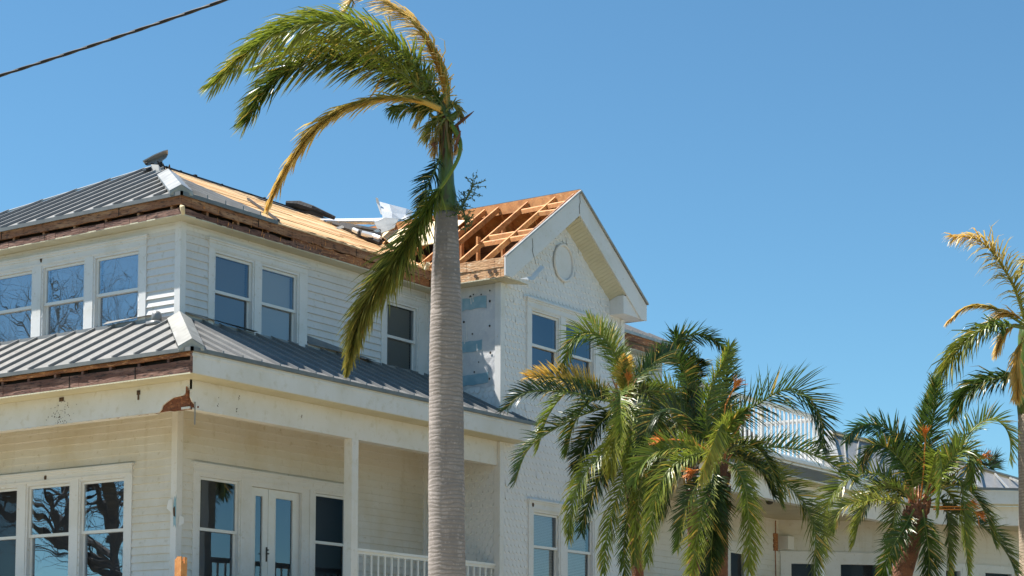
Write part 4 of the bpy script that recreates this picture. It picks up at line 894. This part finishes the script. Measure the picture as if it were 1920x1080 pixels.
frond(RP,[(826,205),(790,190),(745,184),(700,188),(650,203),(600,236),(555,290),(527,335),(505,382)],DR-.28,L=.30,W=.022,n=280,c0=GOLD,c1=GOLD,ctip=BROWN,style='folded',seed=14,start=.12,comb=.6,droop=.1,rad=.02,mt='leafdry',rcol=GOLD)
frond(RP,[(840,200),(836,150),(822,110),(803,75),(772,38),(735,12),(705,-4),(668,-8),(650,18)],DR,L=.38,W=.016,n=210,c0=GOLD,c1=STRAW,ctip=STRAW,style='royal',seed=5,start=.03,comb=.25,wind=(-.30,.42,-.10),droop=.2,rad=.034,mt='leafdry',rcol=YEL,vary=.25,jit=.6)
frond(RP,[(838,205),(832,165),(820,125),(808,95),(795,70)],DR-.05,L=.22,W=.018,n=120,c0=GOLD,c1=GOLD,style='folded',seed=6,start=.0,comb=.3,droop=.1,rad=.025,mt='leafdry',rcol=GOLD)
frond(RP,[(652,-4),(662,4),(655,22),(648,34)],DR,L=.10,W=.012,n=24,c0=GOLD,c1=STRAW,style='folded',seed=16,comb=.3,mt='leafdry',rcol=YEL,rad=.008)
frond(RP,[(830,212),(815,205),(795,212),(780,232)],DR-.1,L=.22,W=.018,n=34,c0=YEL,c1=STRAW,style='folded',seed=7,comb=.2,mt='leafdry',rcol=GOLD,rad=.012,droop=.4)
frond(RP,[(824,208),(800,205),(770,200),(735,205)],DR-.1,L=.30,W=.018,n=50,c0=GREEN,c1=GREEN,style='royal',seed=8,rad=.012,droop=.5)
frond(RP,[(650,212),(672,200),(700,175),(718,140)],DR+.05,L=.1,W=.014,n=24,c0=STRAW,c1=GOLD,style='folded',seed=9,start=.5,mt='leafdry',rcol=BROWN,rad=.008)
for q,(pp,c0_,c1_,l_) in enumerate([([(832,214),(820,222),(806,240),(800,262)],GREEN,YEL,.24),([(828,206),(812,196),(796,196),(778,206)],BRIGHT,GREEN,.26),([(836,208),(848,198),(858,204),(866,222)],GREEN,HB,.16),([(830,200),(818,182),(806,172),(792,168)],GREEN,BRIGHT,.28),([(834,222),(824,240),(818,262),(816,290)],HB,BROWN,.18),([(838,220),(850,236),(856,262),(854,285)],GREEN,BROWN,.16)]):
    frond(RP,pp,DR-.12,L=l_,W=.018,n=46,c0=c0_,c1=c1_,ctip=STRAW,style='royal',seed=60+q,rad=.014,droop=.45,mt='leafdry' if q%2 else 'leaf',jit=.6,wind=(-.08,.1,0))
# broken frond hanging down the trunk
hang=[(848,235,-.2),(862,262,-.35),(861,290,-.45),(846,322,-.5),(822,358,-.5),(796,400,-.5),(765,452,-.5),(730,505,-.5),(697,552,-.5),(676,598,-.5),(662,645,-.5),(650,700,-.5)]
frond(RP,hang,DR,L=.50,W=.016,n=520,vary=.65,c0=GREEN,c1=HB,ctip=YEL,style='royal',seed=10,start=.28,comb=.25,droop=.24,Lt=.16,wind=(-.03,.05,-.05),rad=.026,jit=.4,rcol=(.20,.27,.04),mt='leafdry')
frond(RP,hang,DR+.05,L=.36,W=.016,n=400,vary=.65,Lt=.22,c0=BRIGHT,c1=HB,ctip=BROWN,style='royal',seed=11,start=.40,comb=.5,droop=.2,rad=.012,jit=.4,rcol=YEL)
frond(RP,[(826,290,-.1),(815,320,-.2),(800,350,-.3),(790,385,-.3)],DR,L=.30,W=.014,n=60,c0=DEEP,c1=DEEP,style='royal',seed=12,start=.1,rad=.012,droop=.15,wind=(-.1,.1,0))
m=MB()
for a,b,r0,r1 in (((840,225),(864,207),.055,.035),((822,228),(806,213),.035,.02),((845,240),(862,246),.03,.01)):
    m.tube([at(*a,DR-.05),at((a[0]+b[0])/2,(a[1]+b[1])/2+2,DR-.06),at(*b,DR-.08)],[r0,(r0+r1)/2,r1],8)
m.build('leaf_base',M['shaft'],RP)
m=MB(); m.tube([at(852,238,DR-.1),at(868,225,DR-.15),at(882,214,DR-.2),at(889,208,DR-.2)],[.02,.022,.012,.003],6); m.tube([at(852,285,DR-.35),at(858,262,DR-.4),at(864,245,DR-.4)],[.012,.02,.004],6); m.tube([at(820,268,DR-.1),at(812,271,DR-.15),at(817,280,DR-.15)],[.02,.03,.008],7)
for a,b in (((857,235),(862,252)),((862,252),(858,270)),((850,255),(864,262))): m.tube([at(*a,DR-.1),at(*b,DR-.12)],.015,6)
parts(m,'dry_husk',M['bark_red'],RP)
def twigs(par,stem,dep,seed,n=22,L=.16):
    rnd=random.Random(seed); m=MB(); P=[at(u,v,dep) for u,v in stem]; m.tube(P,[.012]*(len(P)-1)+[.004],5)
    for i in range(n):
        k=rnd.randrange(0,len(P)-1); a=P[k].lerp(P[k+1],rnd.random()); d_=Vector((rnd.uniform(-1,1),rnd.uniform(-1,1),rnd.uniform(-.3,1))).normalized()
        b=a+d_*L*rnd.uniform(.5,1.2); m.tube([a,b],[.005,.002],4)
        for j in range(9):
            c=a.lerp(b,rnd.uniform(.2,1)); q=Vector((rnd.uniform(-1,1),rnd.uniform(-1,1),rnd.uniform(-1,1)))*.03
            m.add([c,c+q,c+q*.5+Vector((q.y,q.z,q.x))*.5],[(0,1,2)])
    return m.build('fruit_spray',M['twig'],par)
rnd=random.Random(33); m=MB()
for i in range(70):                                   # torn fibres of the old leaf sheaths
    a=rnd.uniform(0,6.28); v0=rnd.uniform(205,285); r0=15*sc; o=Vector((math.cos(a),math.sin(a),0)); p=at(835,v0,DR)+o*r0; l=rnd.uniform(.08,.34); w_=Vector((-o.y,o.x,0))*rnd.uniform(.006,.022)
    q=p+o*rnd.uniform(0,.05)-Vector((0,0,l*.5)); e_=q+o*rnd.uniform(-.02,.07)-Vector((0,0,l*.5)); col=rnd.choice([(.12,.06,.03),(.22,.13,.05),(.16,.15,.04),(.35,.24,.10)])
    m.add([p-w_,p+w_,q+w_*.7,q-w_*.7,e_],[(0,1,2,3),(3,2,4)],col)
m.build('torn_sheath',M['leafdry'],RP)
twigs(RP,[(852,405),(868,385),(880,362),(889,345)],DR-.1,1,34,.17); twigs(RP,[(850,395),(866,390),(874,410),(872,436)],DR-.15,2,40,.10); twigs(RP,[(815,395),(800,375),(790,350)],DR-.1,3,20,.15)

# --- pygmy date palms
def boots(par,pts,r_,n,seed,mt='bark_red',L=.10):
    rnd=random.Random(seed); m=MB(); P=[Vector(p) for p in pts]
    for i in range(n):
        x=rnd.random()*(len(P)-1); k=int(x); c=P[k].lerp(P[k+1],x-k); a=rnd.uniform(0,6.28); o=Vector((math.cos(a),math.sin(a),0))
        m.tube([c+o*r_*.8,c+o*(r_+.02)+Vector((0,0,L*.5)),c+o*(r_+.035)+Vector((0,0,L))],[.035,.026,.01],5)
    return m.build('leaf_boots',M[mt],par)
def date_palm(label,base_px,crown_px,dep,fr,infl,rt=.13,skirt=None,seed=0,lean=(),fs=1.0,nf=4):
    b=at(*base_px,dep); top=at(*crown_px,dep); b0=b.copy(); b0.z=0; b0.x=b.x+(b.x-top.x)*.25; b0.y=b.y+(b.y-top.y)*.25
    E=empty('date_palm',b0); tag(E,label,'palm',None)
    pts=[b0,b]+[at(*q,dep) for q in lean]+[top]; trunk(E,pts,[rt*1.15,rt]+[rt]*len(lean)+[rt*.9],'bark_red',16,.05,seed=seed); boots(E,pts[-2:],rt,46,seed)
    m=MB(); rnd=random.Random(seed+50)
    for i in range(26):                                   # orange petiole bases round the heart
        a=rnd.uniform(0,6.28); o=Vector((math.cos(a),math.sin(a),0)); p=top+o*rt*.5+Vector((0,0,rnd.uniform(-.25,.1))); m.tube([p,p+o*.06+Vector((0,0,.16)),p+o*rnd.uniform(.08,.2)+Vector((0,0,rnd.uniform(.25,.42)))],[.022,.014,.007],5)
    m.build('petioles',M['wood_mid'],E)
    for i,f in enumerate(fr):
        k=dict(f[1]) if len(f)>1 else {}
        k.setdefault('droop',.11); k['L']=k.get('L',.31)*1.28; k.setdefault('W',.018); k['n']=int(k.get('n',78)*1.4); k.setdefault('vary',.35)
        tw=.35+.65*rnd.random(); k.setdefault('n0',(-.82*tw,-.57*tw,.95-.65*tw))
        frond(E,f[0],dep,seed=seed*40+i,**k)
    cr=(Vector((RM[0][0],RM[1][0],RM[2][0]))); cf=Vector((RM[0][2],RM[1][2],0)).normalized()
    for i in range(nf):
        a=-.40+i*4.2/nf+rnd.uniform(-.15,.15); o=(cr*math.cos(a)+cf*abs(math.sin(a))*(.9 if i%3 else -.5)).normalized(); r_=rnd.uniform(.75,1.15)*fs; up=rnd.uniform(-.2,.25)
        P=[top,top+o*r_*.35+Vector((0,0,.25+up*.5)),top+o*r_*.75+Vector((0,0,.22+up*.5)),top+o*r_*1.05+Vector((0,0,-.15+up*.3)),top+o*r_*1.2+Vector((0,0,-.65))]
        frond(E,P,None,L=.40,W=.018,n=100,seed=seed*77+i,c0=[DEEP,GREEN][i%2],c1=[GREEN,BRIGHT][i%2],ctip=YEL if i%3==0 else None,vary=.45,droop=.16)
    for i,q in enumerate(infl): inflor(E,q,dep-.1,seed=seed+i)
    return E
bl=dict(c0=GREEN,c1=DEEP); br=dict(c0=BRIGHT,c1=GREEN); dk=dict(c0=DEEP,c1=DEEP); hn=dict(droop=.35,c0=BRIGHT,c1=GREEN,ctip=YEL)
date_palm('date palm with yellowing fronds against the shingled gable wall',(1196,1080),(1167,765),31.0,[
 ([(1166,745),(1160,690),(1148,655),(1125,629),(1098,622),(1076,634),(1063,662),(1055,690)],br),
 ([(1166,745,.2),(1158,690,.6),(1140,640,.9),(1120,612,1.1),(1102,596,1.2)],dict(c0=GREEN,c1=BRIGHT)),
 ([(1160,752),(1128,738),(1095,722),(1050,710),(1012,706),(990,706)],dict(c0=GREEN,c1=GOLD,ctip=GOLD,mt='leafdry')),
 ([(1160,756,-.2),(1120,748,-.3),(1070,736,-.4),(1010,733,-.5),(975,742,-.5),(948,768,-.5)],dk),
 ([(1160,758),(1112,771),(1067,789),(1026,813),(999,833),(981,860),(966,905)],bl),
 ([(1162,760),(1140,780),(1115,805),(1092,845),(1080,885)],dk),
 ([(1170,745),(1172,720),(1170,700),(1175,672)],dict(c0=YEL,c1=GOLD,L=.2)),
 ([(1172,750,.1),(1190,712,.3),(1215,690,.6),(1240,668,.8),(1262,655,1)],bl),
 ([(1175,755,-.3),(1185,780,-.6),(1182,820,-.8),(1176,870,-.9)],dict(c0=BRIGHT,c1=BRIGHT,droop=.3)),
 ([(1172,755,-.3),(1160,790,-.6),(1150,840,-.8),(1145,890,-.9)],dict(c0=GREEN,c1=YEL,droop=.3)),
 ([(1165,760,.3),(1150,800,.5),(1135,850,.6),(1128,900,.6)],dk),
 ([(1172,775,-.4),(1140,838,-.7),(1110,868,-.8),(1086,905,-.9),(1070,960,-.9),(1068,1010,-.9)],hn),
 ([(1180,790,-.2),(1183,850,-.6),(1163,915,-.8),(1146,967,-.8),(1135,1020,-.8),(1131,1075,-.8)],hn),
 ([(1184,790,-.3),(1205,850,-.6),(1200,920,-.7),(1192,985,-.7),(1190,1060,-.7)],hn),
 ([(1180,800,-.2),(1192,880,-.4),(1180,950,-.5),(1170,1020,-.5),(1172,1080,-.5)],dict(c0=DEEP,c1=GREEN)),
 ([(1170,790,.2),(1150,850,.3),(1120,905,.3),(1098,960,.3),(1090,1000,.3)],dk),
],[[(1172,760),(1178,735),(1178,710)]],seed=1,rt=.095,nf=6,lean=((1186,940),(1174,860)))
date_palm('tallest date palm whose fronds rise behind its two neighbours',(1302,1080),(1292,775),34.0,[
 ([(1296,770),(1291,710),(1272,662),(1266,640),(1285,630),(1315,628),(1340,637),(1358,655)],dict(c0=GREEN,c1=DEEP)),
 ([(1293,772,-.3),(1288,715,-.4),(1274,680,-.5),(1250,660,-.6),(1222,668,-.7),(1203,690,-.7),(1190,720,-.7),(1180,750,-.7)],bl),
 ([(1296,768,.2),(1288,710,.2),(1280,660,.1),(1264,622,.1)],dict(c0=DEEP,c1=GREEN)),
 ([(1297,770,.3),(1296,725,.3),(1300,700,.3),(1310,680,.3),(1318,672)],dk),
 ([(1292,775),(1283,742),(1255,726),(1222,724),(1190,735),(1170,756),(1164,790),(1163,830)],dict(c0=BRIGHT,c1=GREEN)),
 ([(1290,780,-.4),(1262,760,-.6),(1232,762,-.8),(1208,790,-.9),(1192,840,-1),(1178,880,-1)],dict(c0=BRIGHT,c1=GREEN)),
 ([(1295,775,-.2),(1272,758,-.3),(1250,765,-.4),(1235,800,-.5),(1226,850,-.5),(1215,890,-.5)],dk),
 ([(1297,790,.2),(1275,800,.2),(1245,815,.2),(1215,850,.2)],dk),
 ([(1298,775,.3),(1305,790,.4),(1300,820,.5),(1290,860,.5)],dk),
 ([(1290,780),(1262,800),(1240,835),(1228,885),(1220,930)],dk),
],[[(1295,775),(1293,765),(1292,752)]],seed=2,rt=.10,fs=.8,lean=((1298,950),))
date_palm('middle date palm with a long frond arching over the balcony railing',(1345,1080),(1346,868),29.5,[
 ([(1352,850),(1357,800),(1385,777),(1420,758),(1458,735),(1490,730),(1520,750),(1538,782),(1544,810),(1541,840)],dict(c0=GREEN,c1=DEEP,L=.46,n=76,n0=(-.82,-.57,.15),droop=.08)),
 ([(1352,855),(1378,843),(1416,839),(1462,839),(1505,846),(1545,862),(1585,885),(1605,905)],dict(c0=BRIGHT,c1=GREEN,L=.30)),
 ([(1354,858,.3),(1388,860,.3),(1424,875,.3),(1465,902,.3),(1496,928,.3),(1520,969,.3),(1530,1015,.3),(1527,1085,.3)],dict(c0=DEEP,c1=GREEN,L=.36,n=92,ctip=YEL)),
 ([(1354,862,-.2),(1382,880,-.4),(1397,916,-.5),(1402,955,-.5),(1406,1003,-.5),(1405,1072,-.5)],dict(c0=GREEN,c1=BRIGHT,ctip=YEL,droop=.2)),
 ([(1343,868,-.3),(1330,905,-.5),(1316,960,-.6),(1303,1030,-.6),(1296,1090,-.6)],dict(c0=GREEN,c1=BRIGHT,ctip=YEL)),
 ([(1345,870,-.3),(1340,930,-.5),(1335,1010,-.5),(1332,1090,-.5)],dk),
 ([(1347,870,-.3),(1350,930,-.4),(1345,990,-.4),(1340,1060,-.4)],dict(c0=DEEP,c1=GREEN)),
 ([(1342,862,-.2),(1316,850,-.4),(1282,860,-.5),(1255,880,-.6),(1236,910,-.6),(1226,950,-.6),(1218,1000,-.6),(1213,1055,-.6)],hn),
 ([(1342,862,-.1),(1310,845,-.1),(1270,838,-.1),(1235,845,-.1),(1205,868,-.1),(1188,905,-.1)],br),
 ([(1342,860,.2),(1318,815,.3),(1288,780,.4),(1255,766,.5),(1225,782,.5),(1208,815,.5),(1196,852,.5)],dk),
 ([(1344,858),(1325,800),(1326,755),(1340,712),(1357,680),(1368,650)],dict(c0=GREEN,c1=BRIGHT)),
 ([(1348,856,.1),(1352,800,.2),(1360,740,.3),(1362,700,.3),(1368,650,.3)],dict(c0=DEEP,c1=GREEN)),
 ([(1346,858,.2),(1320,800,.4),(1300,760,.5),(1290,730,.5)],dk),
 ([(1349,860,-.3),(1362,815,-.5),(1354,796,-.7),(1342,820,-.8),(1327,860,-.8),(1313,902,-.8)],dict(c0=BRIGHT,c1=YEL,start=.3,L=.26)),
 ([(1350,860,-.2),(1366,800,-.4),(1385,780,-.5),(1402,768,-.5)],dict(c0=BRIGHT,c1=GREEN,L=.2)),
 ([(1343,865,-.2),(1322,890,-.3),(1298,925,-.4),(1280,975,-.4),(1270,1030,-.4)],dict(c0=DEEP,c1=GREEN,L=.24)),
 ([(1342,862,.3),(1305,862,.3),(1270,885,.3),(1250,920,.3),(1240,970,.3)],dk),
 ([(1352,858,.4),(1380,850,.5),(1405,862,.5),(1430,890,.5),(1450,930,.5)],dk),
],[[(1350,840),(1360,760),(1372,735),(1380,722)],[(1335,850),(1300,828),(1262,824),(1240,825)],[(1350,850),(1380,810),(1396,784)],[(1338,885),(1320,878),(1300,884)]],seed=3,nf=3,rt=.16,lean=((1346,960),))
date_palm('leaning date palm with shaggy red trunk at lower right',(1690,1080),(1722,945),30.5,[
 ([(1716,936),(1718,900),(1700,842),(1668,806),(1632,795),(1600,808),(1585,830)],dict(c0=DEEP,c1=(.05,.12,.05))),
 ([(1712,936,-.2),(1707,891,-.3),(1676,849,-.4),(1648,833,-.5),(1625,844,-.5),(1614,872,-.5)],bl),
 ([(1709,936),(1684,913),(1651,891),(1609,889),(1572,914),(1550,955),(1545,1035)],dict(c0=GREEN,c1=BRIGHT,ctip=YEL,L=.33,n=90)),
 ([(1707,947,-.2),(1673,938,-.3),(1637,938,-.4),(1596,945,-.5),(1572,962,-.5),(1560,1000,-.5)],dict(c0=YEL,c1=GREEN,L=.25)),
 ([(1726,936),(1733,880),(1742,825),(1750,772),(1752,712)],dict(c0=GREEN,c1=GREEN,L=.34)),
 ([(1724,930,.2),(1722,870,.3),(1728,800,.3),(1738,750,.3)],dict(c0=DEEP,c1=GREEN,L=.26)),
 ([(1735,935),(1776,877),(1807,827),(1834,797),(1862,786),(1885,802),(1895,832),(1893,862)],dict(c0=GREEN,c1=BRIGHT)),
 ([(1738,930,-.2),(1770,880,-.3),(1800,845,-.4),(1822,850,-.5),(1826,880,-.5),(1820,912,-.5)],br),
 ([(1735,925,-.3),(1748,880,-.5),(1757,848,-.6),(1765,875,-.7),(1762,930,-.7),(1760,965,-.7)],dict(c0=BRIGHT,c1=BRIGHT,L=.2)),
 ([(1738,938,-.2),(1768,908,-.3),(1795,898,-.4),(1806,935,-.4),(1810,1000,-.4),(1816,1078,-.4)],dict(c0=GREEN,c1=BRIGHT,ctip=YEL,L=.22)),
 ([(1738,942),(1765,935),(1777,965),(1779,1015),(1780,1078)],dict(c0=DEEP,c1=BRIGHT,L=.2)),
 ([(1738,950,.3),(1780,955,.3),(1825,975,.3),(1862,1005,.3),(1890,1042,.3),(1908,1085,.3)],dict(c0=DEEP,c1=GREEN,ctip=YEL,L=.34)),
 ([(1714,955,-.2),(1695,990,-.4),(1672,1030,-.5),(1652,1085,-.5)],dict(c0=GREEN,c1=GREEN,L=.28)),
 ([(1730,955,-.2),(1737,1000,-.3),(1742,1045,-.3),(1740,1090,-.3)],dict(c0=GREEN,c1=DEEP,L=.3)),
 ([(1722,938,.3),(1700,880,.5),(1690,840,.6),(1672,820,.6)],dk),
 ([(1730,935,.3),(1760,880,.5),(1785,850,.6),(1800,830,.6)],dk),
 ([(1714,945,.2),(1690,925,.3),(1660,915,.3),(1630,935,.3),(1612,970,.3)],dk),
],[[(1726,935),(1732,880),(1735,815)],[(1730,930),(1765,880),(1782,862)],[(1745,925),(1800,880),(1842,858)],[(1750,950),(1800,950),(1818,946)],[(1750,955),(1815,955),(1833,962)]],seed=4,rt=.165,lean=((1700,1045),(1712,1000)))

# --- golden palm at the right edge
def frond2(*a,**k):
    k['L']*=1.3; k['W']*=1.4; k['n']=int(k['n']*1.3); return frond(*a,**k)
DF=33.0; b=at(1936,1080,DF); b.z=0
FP_=empty('palm_tree',b); tag(FP_,'palm with golden dried fronds cut off by the right edge','palm')
sf=DF/F0
trunk(FP_,[b]+[at(u,v,DF) for u,v in ((1938,1080),(1934,900),(1930,775))],[27*sf,26*sf,24*sf,21*sf],'bark_pale',20,.05)
trunk(FP_,[at(u,v,DF) for u,v in ((1930,778),(1928,750),(1926,690),(1925,630),(1922,600))],[21*sf,22*sf,18*sf,16*sf,8*sf],'shaft',16,None,'crownshaft')
G=dict(mt='leafdry',rcol=YEL,ctip=STRAW)
frond2(FP_,[(1924,615),(1918,589),(1903,543),(1878,497),(1850,462),(1822,446),(1785,444)],DF,L=.44,W=.014,n=170,c0=YEL,c1=GOLD,style='royal',seed=201,side=-1,wind=(-.05,.05,-.25),start=.08,rad=.035,**G)
frond2(FP_,[(1922,610),(1882,586),(1846,573),(1811,577),(1777,604)],DF-.2,L=.22,W=.016,n=110,c0=YEL,c1=GOLD,style='folded',comb=.4,seed=202,rad=.025,**G)
frond2(FP_,[(1922,615,-.3),(1888,610,-.4),(1850,614,-.5),(1815,636,-.5),(1785,672,-.5),(1760,712,-.5),(1742,758,-.5)],DF,L=.42,W=.018,n=150,c0=GREEN,c1=YEL,style='royal',seed=203,droop=.5,rad=.03)
frond2(FP_,[(1924,700),(1892,706),(1850,715),(1810,738),(1788,778)],DF+.2,L=.42,W=.018,n=120,c0=DEEP,c1=GREEN,style='royal',seed=204,droop=.4,rad=.03,wind=(.0,0,0))
frond2(FP_,[(1922,630,-.4),(1908,660,-.5),(1906,700,-.5),(1908,745,-.5)],DF,L=.32,W=.016,n=110,c0=GOLD,c1=GOLD,style='folded',seed=205,rad=.02,**G)
frond2(FP_,[(1920,608,-.2),(1900,612,-.2),(1882,630,-.2),(1868,662,-.2)],DF,L=.26,W=.016,n=90,c0=GOLD,c1=STRAW,style='folded',seed=206,rad=.015,**G)
frond2(FP_,[(1922,604,-.2),(1900,590,-.2),(1880,590,-.2),(1860,604,-.2)],DF,L=.28,W=.014,n=70,c0=GOLD,c1=STRAW,style='folded',seed=207,rad=.015,**G)
frond2(FP_,[(1924,610),(1950,560),(1945,510),(1925,488),(1912,508)],DF+.3,L=.25,W=.016,n=60,c0=GOLD,c1=YEL,style='folded',seed=208,rad=.02,**G)
frond2(FP_,[(1926,620),(1960,600),(2000,620),(2040,680)],DF,L=.4,W=.018,n=100,c0=GREEN,c1=YEL,style='royal',seed=209,rad=.03)

# --- small dark palm far behind the roof
DB=60.0; b=at(1848,1000,DB); b.z=0
BP=empty('fan_palm',b); tag(BP,'small dark fan palm top showing behind the right roof','palm')
trunk(BP,[b,at(1846,885,DB)],[.2,.16],'bark_red',10,.3)
rnd=random.Random(77); m=MB(); c=at(1846,876,DB)
for i in range(30):
    a=rnd.uniform(0,6.28); el=rnd.uniform(-.5,1.4); d_=Vector((math.cos(a)*math.cos(el),math.sin(a)*math.cos(el),math.sin(el))); h_=c+d_*rnd.uniform(.15,.4); u1=d_.cross(Vector((0,0,1))).normalized(); u2=d_.cross(u1)
    for k in range(12):
        q=(d_+u1*math.sin(k*.52)*.7+u2*math.cos(k*.52)*.5).normalized(); e_=h_+q*rnd.uniform(.3,.55); s_=q.cross(u1)*.02
        m.add([h_-s_,h_+s_,e_],[(0,1,2)],tuple(x*rnd.uniform(.6,1.3) for x in (.04,.07,.03)))
m.build('fan_leaves',M['leaf'],BP)

# --- the bare tree across the street that the windows mirror
tb=Vector((-19.0,21.5,0)); BT=empty('bare_tree',tb); tag(BT,'leafless grey tree mirrored in the left windows','tree')
rnd=random.Random(21); m=MB()
def branch(p,d_,r_,L_,dep):
    pts=[p];rr=[r_]; n=5; q=p.copy(); dd=d_.copy()
    for i in range(n):
        dd=(dd+Vector((rnd.uniform(-1,1),rnd.uniform(-1,1),rnd.uniform(-.8,.9)))*(.20 if dep else .05)).normalized(); q=q+dd*L_/n; pts.append(q.copy()); rr.append(r_*(1-.42*(i+1)/n))
        if dep<6 and i>=(2 if dep==0 else 1):
            for _ in range(1 if dep<2 else rnd.choice([1,1,2])):
                ax=Vector((rnd.uniform(-1,1),rnd.uniform(-1,1),rnd.uniform(-.3,.7))).normalized(); nd=(dd*.75+ax*.95).normalized(); branch(q.copy(),nd,rr[-1]*rnd.uniform(.5,.75),L_*rnd.uniform(.55,.85),dep+1 if dep<2 else dep+rnd.choice([1,2]))
    m.tube(pts,rr,8 if dep<2 else (5 if dep<4 else 3),cap=False)
branch(tb,Vector((.02,-.02,1)),.30,7.0,0)
for k in range(5):
    a=k*1.256+.4; branch(tb+Vector((0,0,6.0+.35*k)),Vector((math.cos(a),math.sin(a),.45)).normalized(),.16,4.8,1)
m.build('branches',M['treebark'],BT)
print('branch verts',len(m.v))
